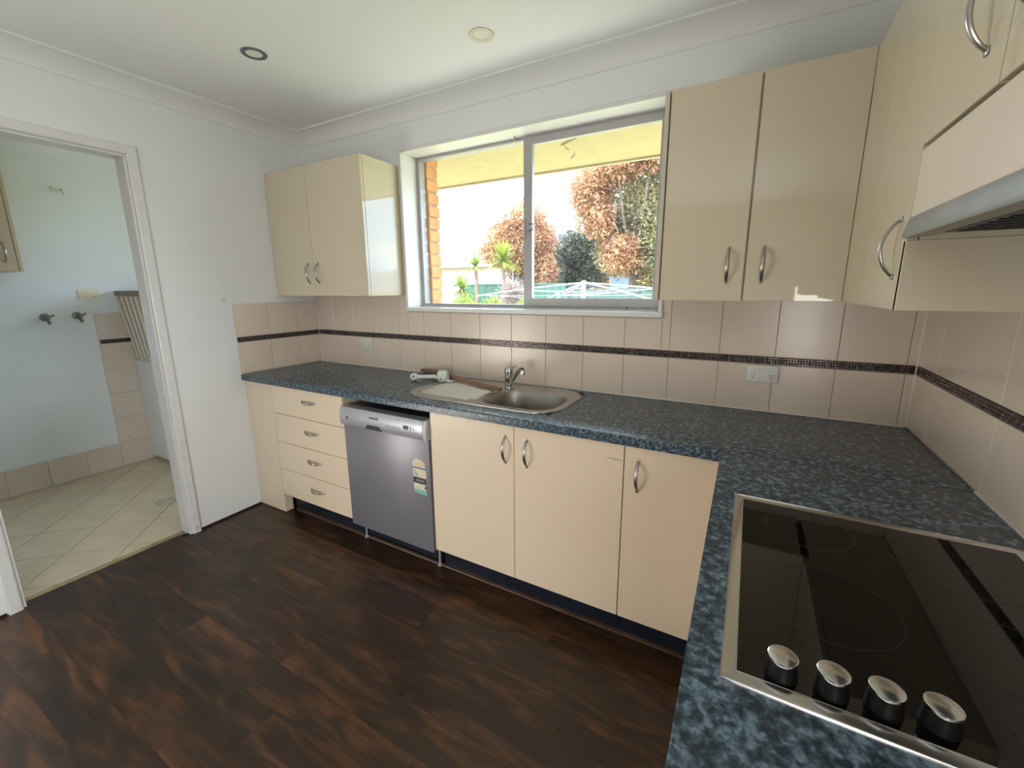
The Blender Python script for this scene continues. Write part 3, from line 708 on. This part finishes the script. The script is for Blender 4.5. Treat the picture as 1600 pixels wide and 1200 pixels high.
for c_, r in (((2.953, -1.022), .080), ((2.955, -1.268), .100), ((3.185, -1.035), .102), ((3.18, -1.28), .080)): ring_mesh('heating_ring', c_, r, gp)
for kx, ky in ((2.881, -1.463), (2.937, -1.461), (2.991, -1.458), (3.044, -1.454)):
    k_ = obj('knob', lathe(bmesh.new(), [(.0200, .9064), (.0195, .908), (.0170, .930)], (kx, ky, 0), 28), M_knobblk, ck, 40)
    obj('knob_cap', lathe(bmesh.new(), [(.0180, .9302), (.0185, .9325), (.0182, .9352), (.0165, .9362), (.002, .9364)], (kx, ky, 0), 28), M_bright, k_, 30)
bm = bmesh.new(); bx(bm, (3.118, -1.462, .9063), (3.124, -1.415, .9066)); obj('print_mark', bm, M_ring, gp)
# ---- wall cupboards
def body(t, a, b): return box('body', a, b, M_cream, t, .001)
UZ0, UZ1 = 1.388, 2.150
t = empty('wall_cupboard', (.435, -.15, UZ0), 'white-cream glossy double wall cupboard left of the window, its side mirroring the sky', 'cupboard')
body(t, (.002, -.2785, UZ0), (.870, -.002, UZ1))
for a, b, hx in ((.002, .402, .356), (.402, .870, .447)):
    d = door_y(t, a, b, UZ0, UZ1, -.297, M_cream); handle(d, (hx, -.297, 1.526), '-y', True)
VZ0, VZ1 = 1.376, 2.117
t = empty('wall_cupboard', (2.76, -.15, VZ0), 'cream double wall cupboard right of the window with two upright handles', 'cupboard')
body(t, (2.478, -.2905, VZ0), (3.052, -.002, VZ1))
box('end_panel', (2.462, -.310, VZ0), (2.4775, -.002, VZ1), M_edge, t, .001)
for a, b, hx in ((2.482, 2.766, 2.712), (2.770, 3.0595, 2.822)):
    d = door_y(t, a, b, VZ0, VZ1, -.310, M_cream); handle(d, (hx, -.310, 1.502), '-y', True)
UX = 3.058
t = empty('wall_cupboard', (3.21, -.61, VZ0), 'tall cream corner wall cupboard beside the range hood with one big bow handle', 'cupboard')
body(t, (UX+.020, -.9125, VZ0), (W-.002, -.003, VZ1))
box('end_panel', (UX, -.914, VZ0), (W-.0095, -.898, 1.5145), M_cream, t, .001)
box('filler_strip', (UX+.0005, -.598, VZ0), (UX+.0195, -.3102, VZ1), M_cream, t, .001)
d = door_x(t, -.912, -.600, VZ0, VZ1, UX, M_cream); handle(d, (UX, -.858, 1.503), '-x', True)
t = empty('wall_cupboard', (3.21, -1.215, 1.69), 'short cream double wall cupboard above the range hood', 'cupboard')
body(t, (UX+.020, -1.5125, 1.688), (W-.002, -.9135, VZ1))
for a, b, hy in ((-1.201, -.914, -1.146), (-1.512, -1.204, -1.262)):
    d = door_x(t, a, b, 1.688, VZ1, UX, M_cream); handle(d, (UX, hy, 1.808), '-x', True)
t = empty('wall_cupboard', (3.21, -1.72, VZ0), 'cream wall cupboard on the near side of the range hood, partly out of frame', 'cupboard')
body(t, (UX+.020, -1.93, VZ0), (W-.0095, -1.514, VZ1)); d = door_x(t, -1.93, -1.514, VZ0, VZ1, UX, M_cream); handle(d, (UX, -1.57, 1.503), '-x', True)
# ---- range hood
rh = empty('range_hood', (3.2, -1.215, 1.515), 'slide-out range hood with cream front panel and grey steel lip above the cooktop', 'range hood')
box('front_panel', (UX-.002, -1.512, 1.556), (UX+.016, -.926, 1.677), mat('hood_panel_cream', srgb(226, 214, 196), .22, var=.02, vscale=4), rh, .0012)
bm = bmesh.new()
pr = [(UX-.003, 1.555), (UX-.010, 1.524), (UX-.008, 1.517), (UX+.03, 1.519), (UX+.03, 1.555)]
loft(bm, [[(a, -1.512, b) for a, b in pr], [(a, -.922, b) for a, b in pr]])
obj('steel_lip', bm, mat('hood_lip_grey', srgb(150, 152, 146), .35, .6, var=.08, vscale=14), rh, 30)
box('hood_body', (UX+.0305, -1.512, 1.530), (W-.002, -.9195, 1.686), mat('hood_grey', srgb(96, 98, 96), .5, .3), rh)
for k in range(2):
    fx = box('grease_filter', (UX+.05, -1.49+k*.285, 1.524), (W-.05, -1.215+k*.285, 1.5295), mat('filter_alu', srgb(120, 122, 120), .45, .7), rh)
    for j in range(7): box('filter_slat', (UX+.058, -1.478+k*.285+j*.036, 1.5215), (W-.058, -1.466+k*.285+j*.036, 1.5238), mat('filter_dark', srgb(58, 60, 60), .5, .5), fx)
box('hood_edge', (W-.048, -1.50, 1.518), (W-.040, -.925, 1.5295), mat('hood_edge_pale', srgb(190, 190, 178), .4), rh)
# ---- power points, hook, lights
def gpo(label, cx, cz, yf, wd=.115, ht=.072):
    t = empty('power_point', (cx, yf, cz-ht/2), label, 'power point')
    box('face_plate', (cx-wd/2, yf-.009, cz-ht/2), (cx+wd/2, yf, cz+ht/2), M_plastic, t, .003, 2)
    for s in (-1, 1):
        sw = box('switch', (cx+s*.0165-.0145, yf-.0125, cz+.012), (cx+s*.0165+.0145, yf-.0088, cz+.026), M_plastic, t, .0012)
        for dx, dz, a in ((-.006, -.006, .5), (.006, -.006, -.5), (0, -.018, 0)):
            bm = bx(bmesh.new(), (-.0011, -.0006, -.0036), (.0011, .0006, .0036))
            bmesh.ops.rotate(bm, verts=bm.verts, cent=(0, 0, 0), matrix=Matrix.Rotation(a, 3, 'Y'))
            bmesh.ops.translate(bm, verts=bm.verts, vec=(cx+s*.0335+dx, yf-.0091, cz+dz))
            obj('pin_slot', bm, M_hole, t)
gpo('white double power point on the beige tiles right of the sink', 2.869, 1.064, -.0085)
gpo('white double power point on the beige tiles near the left corner', .496, 1.062, -.0085)
hk = empty('wall_hook', (.01, -.644, 1.355), 'tiny white hook on the wall beside the tile edge', 'hook')
obj('hook_plate', lathe(bmesh.new(), [(.009, 0), (.009, .003), (.005, .005)], (0.0005, -.644, 1.375), 14, 'x'), M_plastic, hk, 40)
obj('hook_arm', tube(bmesh.new(), [(.004, -.644, 1.375), (.014, -.644, 1.368), (.016, -.644, 1.358), (.022, -.644, 1.362)], .0025, 8), M_plastic, hk, 60)
def downlight(label, x_, y_, mt):
    t = empty('downlight', (x_, y_, H), label, 'downlight')
    obj('trim_ring', lathe(bmesh.new(), [(.052, H-.0002), (.051, H-.004), (.046, H-.0055), (.034, H-.003), (.034, H-.0002)], (x_, y_, 0), 36, 'z', False), mt, t, 30)
    obj('diffuser', lathe(bmesh.new(), [(.0335, H-.0004), (.0335, H-.0018), (.001, H-.0024)], (x_, y_, 0), 30), mat('lamp_lens', srgb(226, 226, 220), .4), t, 30)
downlight('recessed downlight with dark grey ring near the left wall', .780, -.767, mat('downlight_dark_ring', srgb(112, 116, 122), .35, .5))
downlight('recessed downlight with pale ring above the window', 1.727, -.386, mat('downlight_pale_ring', srgb(206, 200, 184), .35, .1))
# cobweb wisps / twigs
tw = empty('dry_twig', (1.55, .5, 2.24), 'thin dark dry twig under the eave outside the right pane', 'twig')
obj('twig_stem', tube(bmesh.new(), [(1.735, .45, 2.246), (1.76, .42, 2.244), (1.80, .40, 2.244), (1.85, .37, 2.245), (1.90, .345, 2.246)], [.002, .003, .003, .0026, .0015], 6), mat('twig_dark', srgb(120, 104, 80), .9), tw)
obj('twig_branch', tube(bmesh.new(), [(1.76, .425, 2.244), (1.745, .50, 2.246), (1.75, .54, 2.246)], .0018, 5), MATS['twig_dark'], tw)
obj('twig_branch', tube(bmesh.new(), [(1.755, .62, 2.246), (1.74, .66, 2.244), (1.70, .70, 2.246)], .0025, 5), MATS['twig_dark'], tw)
tag(obj('cable_tail', tube(bmesh.new(), [(1.628, .112, 2.213), (1.632, .098, 2.203), (1.626, .090, 2.206), (1.622, .078, 2.214)], .0022, 6), MATS['twig_dark']), 'short dark wire tail at the head of the window', 'wire')
# ================================================================== THINGS: laundry
t = empty('laundry_cupboard', (-1.49, -1.65, 1.556), 'beige overhead cupboard on the laundry wall seen through the doorway', 'cupboard')
M_lcab = mat('laundry_cupboard_beige', srgb(204, 184, 158), .35)
box('body', (LX+.002, -1.98, 1.556), (-1.358, -1.155, 2.284), M_lcab, t)
box('end_panel', (LX+.002, -1.1545, 1.556), (-1.340, -1.137, 2.284), M_lcab, t, .001)
for a, b, hy in ((-1.62, -1.156, -1.205), (-1.98, -1.622, -1.67)):
    d = door_x(t, a, b, 1.556, 2.284, -1.340, M_lcab, s=-1); handle(d, (-1.340, hy, 1.672), '+x', True)
def ltap(label, yy, zz):
    t = empty('wall_tap', (LX, yy, zz-.03), label, 'tap', None)
    M_t = mat('laundry_tap_metal', srgb(128, 126, 122), .3, .9)
    obj('tap_flange', lathe(bmesh.new(), [(.028, .0005), (.028, .004), (.016, .012)], (LX, yy, zz), 20, 'x'), M_t, t, 40)
    obj('tap_body', lathe(bmesh.new(), [(.013, .0125), (.013, .055), (.016, .06), (.010, .07)], (LX, yy, zz), 16, 'x'), M_t, t, 40)
    obj('tap_outlet', tube(bmesh.new(), [(LX+.045, yy, zz-.014), (LX+.055, yy+.004, zz-.030), (LX+.062, yy+.005, zz-.046)], [.010, .010, .011], 10), M_t, t, 60)
    hd_ = obj('tap_handle', lathe(bmesh.new(), [(.012, .0705), (.014, .078), (.010, .086)], (LX, yy, zz), 14, 'x'), M_t, t, 40)
    for a in (.5, .5+2*PI/3, .5+4*PI/3):
        obj('handle_spoke', tube(bmesh.new(), [(LX+.078, yy+.010*math.cos(a), zz+.010*math.sin(a)), (LX+.078, yy+.034*math.cos(a), zz+.034*math.sin(a))], [.005, .0065], 8), M_t, hd_, 60)
ltap('left of two small metal wall taps in the laundry', -1.022, 1.244)
ltap('right of two small metal wall taps in the laundry, under the power point', -.852, 1.248)
t = empty('laundry_power_point', (LX, -.764, 1.366), 'cream power point on the laundry wall above the taps', 'power point')
box('face_plate', (LX+.0004, -.822, 1.366), (LX+.010, -.706, 1.440), mat('cream_plastic', srgb(232, 226, 196), .4), t, .003, 2)
for yy in (-.79, -.74): box('switch', (LX+.0098, yy-.012, 1.408), (LX+.013, yy+.012, 1.422), MATS['cream_plastic'], t, .001)
for yy in (-.796, -.784, -.79, -.746, -.734, -.74): box('pin_slot', (LX+.0098, yy-.0012, 1.386), (LX+.0106, yy+.0012, 1.393), M_hole, t)
t = empty('hose_bracket', (LX, -.82, 2.11), 'small pale plastic bracket high on the laundry wall', 'bracket')
box('bracket_plate', (LX+.0004, -.862, 2.128), (LX+.005, -.786, 2.150), M_wplast, t, .002)
obj('bracket_clip', tube(bmesh.new(), [(LX+.006, -.85, 2.150), (LX+.03, -.852, 2.155), (LX+.034, -.850, 2.135), (LX+.03, -.848, 2.118)], .006, 8), M_wplast, t, 60)
obj('bracket_clip', tube(bmesh.new(), [(LX+.006, -.80, 2.148), (LX+.026, -.798, 2.146), (LX+.03, -.796, 2.130), (LX+.02, -.790, 2.115)], .005, 8), M_wplast, t, 60)
t = empty('laundry_tub_cabinet', (-1.32, -.28, 0), 'plain white low cabinet standing against the tiled laundry wall', 'cabinet')
box('body', (LX+.012, -.540, .03), (-1.02, -.004, .845), M_trim, t)
box('door', (LX+.012, -.558, .03), (-1.02, -.5405, .845), M_trim, t, .002)
box('tub_top', (LX+.012, -.560, .846), (-1.015, -.004, .868), M_trim, t, .004)
# tapered ribbed basket on the tub cabinet
bk = empty('ribbed_basket', (-1.41, -.36, .869), 'tall tapering grey-beige ribbed basket behind the door jamb on the white cabinet', 'basket')
def brect(z):
    u = (z-.869)/.555
    return (-1.600-.026*u, -1.24+.06*u, -.552-.066*u, -.20+.04*u)
bm = bmesh.new(); rings = []
for z in (.870, .90, 1.0, 1.1, 1.2, 1.3, 1.39):
    x0, x1, y0, y1 = brect(z); rings.append([(x_, y_, z) for x_, y_ in rrect(x0+.008, x1-.008, y0+.008, y1-.008, .02, 3)])
loft(bm, rings, True, True, False); obj('basket_wall', bm, M_basket, bk, 40)
for k in range(15):
    u = (k+.5)/15
    for side in (0, 1):
        pts = []
        for z in (.872, 1.0, 1.13, 1.26, 1.386):
            x0, x1, y0, y1 = brect(z)
            jit = .0012*math.sin(z*25+k*2)
            pts.append((x0+.015+(x1-x0-.03)*u+jit, y0+.003, z) if side == 0 else (x0+.003, y0+.015+(y1-y0-.03)*u+jit, z))
        obj('basket_rib', tube(bmesh.new(), pts, .0062 if k % 3 else .0095, 6), M_basket if k % 3 else M_basketl, bk, 60)
x0, x1, y0, y1 = brect(1.41)
bm = bmesh.new(); o1 = rrect(x0-.004, x1+.004, y0-.004, y1+.004, .022, 3); o2 = rrect(x0+.010, x1-.010, y0+.010, y1-.010, .014, 3)
loft(bm, [[(a, b, 1.392) for a, b in o1], [(a, b, 1.428) for a, b in o1], [(a, b, 1.428) for a, b in o2], [(a, b, 1.392) for a, b in o2], [(a, b, 1.392) for a, b in o1]], True, False, False)
obj('rim_band', bm, M_basketd, bk)
# floor waste in the laundry
t = tag(obj('floor_waste', slab(bmesh.new(), 'z', .0003, .0025, (-.655, -.555), (-.94, -.84), [(-.645, -.612, -.93, -.85), (-.598, -.565, -.93, -.85)]), M_alu), 'small square floor drain in the laundry floor tiles', 'floor drain')
# ================================================================== OUTSIDE
G = -.35
struct(box('ground_lawn', (-260, .28, G-.2), (260, 420, G), mat('dry_grass', srgb(112, 116, 62), .95, var=.12, vscale=.6)))
struct(box('ground_path', (-9, .28, G), (9, 2.4, G+.02), mat('pale_concrete', srgb(198, 192, 172), .9, var=.05, vscale=2)))
struct(box('ground_rear', (-60, -60, G-.2), (60, REAR-.3, G), mat('rear_lawn', srgb(74, 86, 50), .95, var=.2, vscale=1.5)))
struct(box('sky_blocker_roof_right', (W+.13, -6.0, 2.42), (W+3.2, -1.9, 2.47), M_fascia))  # unseen roof sheet, added to keep sky out of the right opening
struct(box('sky_blocker_roof_left', (-4.6, -8.6, 2.42), (-.13, -2.12, 2.47), M_fascia))  # unseen roof sheet, added to keep sky out of the left opening
struct(box('sky_blocker_rear', (-40, -8.6, G), (40, -8.5, 2.41), mat('sky_blocker_brown', srgb(96, 82, 66), .9, var=.15, vscale=3)))  # unseen screen at the rear, added to block the sky
struct(box('sky_blocker_right', (W+2.9, -8.5, G), (W+3.0, .2, 1.5), MATS['sky_blocker_brown']))  # unseen screen on the right, added to block low sky
struct(box('sky_blocker_left', (-3.6, -8.5, G), (-3.5, -2.12, 2.41), MATS['sky_blocker_brown']))  # unseen screen on the left, tall enough to shut out the sky
struct(box('ground_side', (-60, REAR-.3, G-.2), (-.12, -2.12, G-.001), MATS['rear_lawn']))
rng = random.Random(3)
def leaves(name, blobs, n, size, mt, parent, shell=.55, droop=0., aspect=.42):
    vs_, fs = [], []
    wts = [b[3]*b[4]*b[5] for b in blobs]; tot = sum(wts)
    for b, wt in zip(blobs, wts):
        for _ in range(int(n*wt/tot)):
            d = Vector((rng.gauss(0, 1), rng.gauss(0, 1), rng.gauss(0, 1))).normalized()
            rad = (shell+(1-shell)*rng.random())*(1+.22*noise.noise(d*2.3+Vector(b[:3])))
            p = Vector((b[0]+d.x*b[3]*rad, b[1]+d.y*b[4]*rad, b[2]+d.z*b[5]*rad))
            ax = Vector((rng.gauss(0, 1), rng.gauss(0, 1), rng.gauss(0, .6)-droop)).normalized()
            nn = (d*.6+Vector((rng.gauss(0, 1), rng.gauss(0, 1), rng.gauss(0, 1))).normalized())
            s = ax.cross(nn).normalized(); L = size*rng.uniform(.6, 1.3); k = len(vs_)
            vs_ += [p, p+ax*L*.5+s*L*aspect*.5, p+ax*L, p+ax*L*.5-s*L*aspect*.5]
            fs.append((k, k+1, k+2, k+3))
    me = bpy.data.meshes.new(name); base = Vector((blobs[0][0], blobs[0][1], min(v.z for v in vs_)))
    me.from_pydata([tuple(v-base) for v in vs_], [], fs); me.materials.append(mt)
    o = link(bpy.data.objects.new(name, me), base, parent); o['kind'] = 'stuff'
    return o
def leafmat(name, c1, c2, sc=1.2):
    m = mat(name, c1, .6, var=.01, vscale=sc, col2=c2)
    b = m.node_tree.nodes['Principled BSDF']; t = m.node_tree; o = t.nodes['Material Output']
    tr = t.nodes.new('ShaderNodeBsdfTranslucent'); mx = t.nodes.new('ShaderNodeMixShader'); mx.inputs['Fac'].default_value = .35
    src = b.inputs['Base Color'].links[0].from_socket
    t.links.new(src, tr.inputs['Color']); t.links.new(b.outputs[0], mx.inputs[1]); t.links.new(tr.outputs[0], mx.inputs[2]); t.links.new(mx.outputs[0], o.inputs['Surface'])
    return m
L_rust = leafmat('rust_leaves', srgb(158, 106, 80), srgb(208, 166, 122), 1.5)
L_olive = leafmat('olive_leaves', srgb(116, 112, 84), srgb(168, 154, 100), .9)
L_dark = leafmat('dark_leaves', srgb(76, 78, 70), srgb(104, 104, 82), .8)
L_green = leafmat('bright_green_leaves', srgb(104, 126, 46), srgb(156, 166, 66), 2.)
M_bark = mat('bark', srgb(132, 112, 96), .9, var=.15, vscale=6)
def tree(name, label, base, blobs_a, blobs_b, na, nb, ma, mb, size, top, lean=(0, 0)):
    t = empty(name, base, label, 'tree')
    b = Vector(base)
    tr = obj('trunk', tube(bmesh.new(), [b, b+Vector((lean[0]*.3, lean[1]*.3, top*.35)), b+Vector((lean[0], lean[1], top))], [.22, .17, .08], 10), M_bark, t, 60)
    for k, q in enumerate(blobs_a[:5]):
        obj('branch', tube(bmesh.new(), [b+Vector((lean[0]*.4, lean[1]*.4, top*.45)), b.lerp(Vector(q[:3]), .6)+Vector((0, 0, top*.14)), Vector(q[:3])], [.09, .06, .03], 7), M_bark, tr, 60)
    leaves('foliage', blobs_a, na, size, ma, t, .35, .5)
    if blobs_b: leaves('foliage', blobs_b, nb, size, mb, t, .3, .5)
    return t
tree('rust_leaf_tree', 'large rust-leaved tree filling the right window pane', (-.9, 13.4, G),
     [(-2.35, 12.9, 4.75, .85, .9, .95), (-1.15, 12.7, 2.55, .75, .7, .75), (-2.0, 12.8, 3.7, .55, .7, .7), (-.4, 12.9, 5.7, 1.3, .9, .7), (-1.5, 12.8, 5.4, 1.0, .8, .6)],
     [(-1.0, 13.8, 4.3, 1.3, 1.1, 1.5), (-.1, 13.4, 3.2, 1.1, 1.1, 1.7), (-1.6, 13.9, 2.9, 1.0, .9, 1.2), (-2.5, 13.6, 4.0, .75, .8, .7), (.5, 13.8, 4.8, 1.2, 1.1, 1.5), (-.1, 13.3, 1.6, .8, .8, .8)],
     20000, 30000, L_rust, L_olive, .15, 5.0)
tree('rust_leaf_tree', 'rounder rust-leaved tree behind the centre bar of the window', (-5.6, 14.6, G),
     [(-5.6, 14.1, 4.1, .95, .8, 1.0), (-6.5, 14.0, 3.6, .8, .8, .75), (-4.9, 14.0, 3.3, .75, .7, 1.0), (-4.7, 13.9, 2.0, .7, .6, .95), (-7.1, 14.1, 3.0, .8, .7, .6), (-5.7, 14.0, 2.9, .9, .8, .9)],
     [(-5.7, 14.9, 2.9, 1.3, .9, 1.6), (-5.0, 14.7, 1.9, .9, .8, 1.0)],
     20000, 14000, L_rust, L_dark, .15, 3.6)
tree('dark_leaf_tree', 'darker grey-green tree between the two rust-leaved trees', (-4.3, 18.2, G),
     [(-4.9, 18.2, 3.1, 1.25, .9, 1.25), (-4.0, 18.1, 2.4, 1.0, .8, 1.0), (-5.5, 18.2, 2.1, 1.0, .8, 1.1), (-3.9, 18.2, 3.7, .65, .6, .75)], None, 20000, 0, L_dark, None, .17, 2.6)
def yucca(label, base, h, n, L):
    t = empty('yucca', base, label, 'plant'); b = Vector(base)
    obj('stem', tube(bmesh.new(), [b, b+Vector((.05, 0, h*.6)), b+Vector((0, 0, h))], [.09, .08, .06], 8), M_bark, t, 60)
    bm = bmesh.new(); c = b+Vector((0, 0, h))
    for k in range(n):
        a = rng.uniform(0, 2*PI); e = rng.uniform(-.5, 1.35); d = Vector((math.cos(a)*math.cos(e), math.sin(a)*math.cos(e), math.sin(e)))
        s = d.cross(Vector((0, 0, 1))).normalized()*.028; l = L*rng.uniform(.75, 1.1); sag = Vector((0, 0, -.18*l*math.cos(e)))
        r = [(c, .7), (c+d*l*.35, 1), (c+d*l*.75+sag*.4, .7), (c+d*l+sag, .05)]
        v = [(bm.verts.new(p-s*k_), bm.verts.new(p+s*k_)) for p, k_ in r]
        for i in range(3): bm.faces.new((v[i][0], v[i][1], v[i+1][1], v[i+1][0]))
    o = obj('leaf_rosette', bm, L_green, t); o['kind'] = 'stuff'
yucca('taller spiky yucca in front of the rust trees', (-5.0, 11.3, G), 2.75, 130, .80)
yucca('slimmer spiky yucca beside the taller one', (-6.25, 11.4, G), 2.6, 90, .55)
yucca('low spreading yucca in front of the green fence', (-5.60, 9.6, G), 1.75, 100, .62)
# bare shrub
t = empty('bare_shrub', (-3.85, 9.9, G), 'leafless pale twiggy shrub in front of the yuccas', 'shrub')
M_twig = mat('pale_twigs', srgb(150, 130, 122), .9)
bm = bmesh.new(); b = Vector((-3.85, 9.9, G))
tube(bm, [b, b+Vector((.03, 0, .9)), b+Vector((0, 0, 1.6))], [.05, .04, .03], 6); obj('stem', bm, M_twig, t)
bm = bmesh.new()
for k in range(220):
    a = rng.uniform(0, 2*PI); e = rng.uniform(-.3, 1.4); d = Vector((math.cos(a)*math.cos(e), math.sin(a)*math.cos(e), math.sin(e))); p = b+Vector((0, 0, rng.uniform(1.2, 1.7)))
    l = rng.uniform(.35, .70); j = Vector((rng.gauss(0, .1), rng.gauss(0, .1), rng.gauss(0, .1)))
    q1 = p+d*l*.5+j; q2 = p+d*l+j*1.8+Vector((0, 0, -.05))
    tube(bm, [p, q1, q2], [.011, .008, .004], 4)
    tube(bm, [q1, q1+Vector((rng.gauss(0, .18), rng.gauss(0, .18), rng.gauss(.08, .15)))], [.006, .003], 4)
o = obj('twigs', bm, M_twig, t); o['kind'] = 'stuff'
# hedges
for nm, lab, x_, y_, rx, tz, n_ in (('hedge_bush', 'clipped yellow-green bush nearest the brick edge of the window', -4.55, 8.2, .50, 1.27, 2600), ('hedge_bush', 'clipped yellow-green bush between two others below the yuccas', -3.22, 7.6, .40, 1.25, 2400), ('hedge_bush', 'clipped green bush beside the centre bar of the window', -2.12, 7.5, .38, 1.22, 2400)):
    t = empty(nm, (x_, y_, G), lab, 'bush')
    obj('stem', tube(bmesh.new(), [(x_, y_, G), (x_, y_, G+1.0)], [.05, .03], 6), M_bark, t)
    leaves('foliage', [(x_, y_, tz-.55, rx, .4, .55), (x_-.1, y_, tz-.85, rx*1.05, .42, .55)], n_, .10, L_green, t, .6, 0, .6)
# fences: ribbed steel sheets, each sheet a part
def fence(label, xa, xb, yy, ztop, sheet, col, cat='fence'):
    t = empty('sheet_fence', ((xa+xb)/2, yy, G), label, cat); n = int(round((xb-xa)/sheet)); m_ = mat(col[0], col[1], .5, var=.05, vscale=2)
    bm = bmesh.new(); prof = []; k = 8
    for i in range(k):
        u = i/k*sheet; prof += [(u, 0), (u+sheet/k*.35, 0), (u+sheet/k*.5, -.03), (u+sheet/k*.85, -.03)]
    prof.append((sheet, 0))
    lo = [bm.verts.new((a, q, 0)) for a, q in prof]; hi = [bm.verts.new((a, q, ztop-G-.06)) for a, q in prof]
    for i in range(len(prof)-1): bm.faces.new((lo[i], lo[i+1], hi[i+1], hi[i]))
    me = mesh_of(bm, 'sheet', m_)
    for i in range(n):
        inst('fence_sheet', me, (xa+i*sheet, yy, G+.02), t)
        box('fence_post', (xa+i*sheet-.03, yy-.055, G), (xa+i*sheet+.03, yy-.031, ztop-.04), m_, t)
    box('fence_rail', (xa, yy-.05, ztop-.05), (xa+n*sheet, yy+.03, ztop), m_, t)
fence('pale mint green ribbed steel fence behind the bushes', -7.7, -2.9, 12.0, 1.60, 2.4, ('mint_steel', srgb(70, 112, 92)))
fence('pale grey-green ribbed steel fence behind the clothes line', -2.86, 1.94, 12.15, 1.40, 2.4, ('grey_steel', srgb(86, 106, 97)))
tag(box('shed_roof', (-4.4, 12.4, 1.44), (-1.9, 14.0, 1.56), mat('shed_grey', srgb(70, 72, 76), .6)), 'low grey shed roof edge just above the fence', 'shed')
tag(box('rendered_wall', (-10.4, 11.3, G), (-7.0, 11.45, 1.51), mat('white_render', srgb(172, 168, 162), .9), None, .01), 'white rendered garden wall beside the brick edge of the window', 'wall')
# rotary clothes line
t = empty('clothes_line', (.268, 5.0, G), 'white rotary clothes line with drooping arms on a pole', 'clothes line')
M_cl = mat('clothes_line_white', srgb(200, 200, 198), .4)
obj('pole', tube(bmesh.new(), [(.268, 5, G), (.268, 5, 1.53)], .036, 12), M_cl, t, 60)
obj('hub', lathe(bmesh.new(), [(.05, 1.49), (.055, 1.52), (.03, 1.55)], (.268, 5, 0), 14), M_cl, t, 40)
tips = [(-1.93, 5.0, 1.285), (1.75, 3.75, 1.24), (.30, 2.9, 1.18), (2.1, 6.2, 1.30)]
for p in tips: obj('arm', tube(bmesh.new(), [(.268, 5, 1.515), Vector((.268, 5, 1.515)).lerp(Vector(p), .5)+Vector((0, 0, .02)), p], .011, 8), M_cl, t, 60)
for p in ((.06, 4.0, 1.20), (.66, 4.0, 1.20)): obj('brace', tube(bmesh.new(), [(.268, 5, 1.505), p], .008, 8), M_cl, t, 60)
for k in range(4):
    for f in (.55, .95):
        a = Vector((.268, 5, 1.51)).lerp(Vector(tips[k]), f); b2 = Vector((.268, 5, 1.51)).lerp(Vector(tips[(k+1) % 4]), f)
        obj('line_wire', tube(bmesh.new(), [a, a.lerp(b2, .5)+Vector((0, 0, -.02)), b2], .003, 5), M_cl, t)
# far houses
def house(label, x0, x1, y0, z1, rz, wall_m, roof_m, wins):
    t = empty('neighbour_house', ((x0+x1)/2, y0+3, G), label, 'house')
    box('house_wall', (x0, y0, G), (x1, y0+6, z1), wall_m, t)
    obj('house_roof', loft(bmesh.new(), [[(x0-.5, y0-.5, z1), (x0-.5, y0+3, rz), (x0-.5, y0+6.5, z1)], [(x1+.5, y0-.5, z1), (x1+.5, y0+3, rz), (x1+.5, y0+6.5, z1)]]), roof_m, t)
    box('gutter', (x0-.5, y0-.58, z1-.08), (x1+.5, y0-.48, z1+.04), M_trim, t)
    for a, b, c_, d_ in wins:
        wn = box('house_window', (a, y0-.04, c_), (b, y0+.02, d_), M_trim, t); box('pane', (a+.06, y0-.06, c_+.06), (b-.06, y0-.041, d_-.06), mat('far_glass', srgb(150, 168, 190), .1), wn)
house('orange brick house behind the large rust tree', -4.9, 2.5, 21, 2.55, 3.6, mat('far_brick', srgb(164, 104, 68), .9, var=.12, vscale=4), mat('far_roof', srgb(84, 62, 52), .8), [(-4.0, -2.9, 1.4, 2.3)])
house('pale house with brown roof far behind the yuccas', -18.5, -13.5, 24, 3.0, 3.7, mat('far_cream', srgb(196, 176, 164), .9), mat('far_roof_tan', srgb(110, 72, 58), .8), [(-16.4, -15.2, 1.3, 2.3)])
# distant hills to the right
bm = bmesh.new(); rings = []
for k in range(41):
    u = k/40; x_ = 120+u*520; yy = 420-u*160; h_ = 14+26*abs(noise.noise(Vector((u*4.2, .3, 0))))+9*noise.noise(Vector((u*13, 2, 0)))+14*math.exp(-((u-.35)/.12)**2)
    rings.append([(x_, yy, G-1), (x_+14, yy+14, h_*.7), (x_+34, yy+34, h_), (x_+90, yy+90, G-1)])
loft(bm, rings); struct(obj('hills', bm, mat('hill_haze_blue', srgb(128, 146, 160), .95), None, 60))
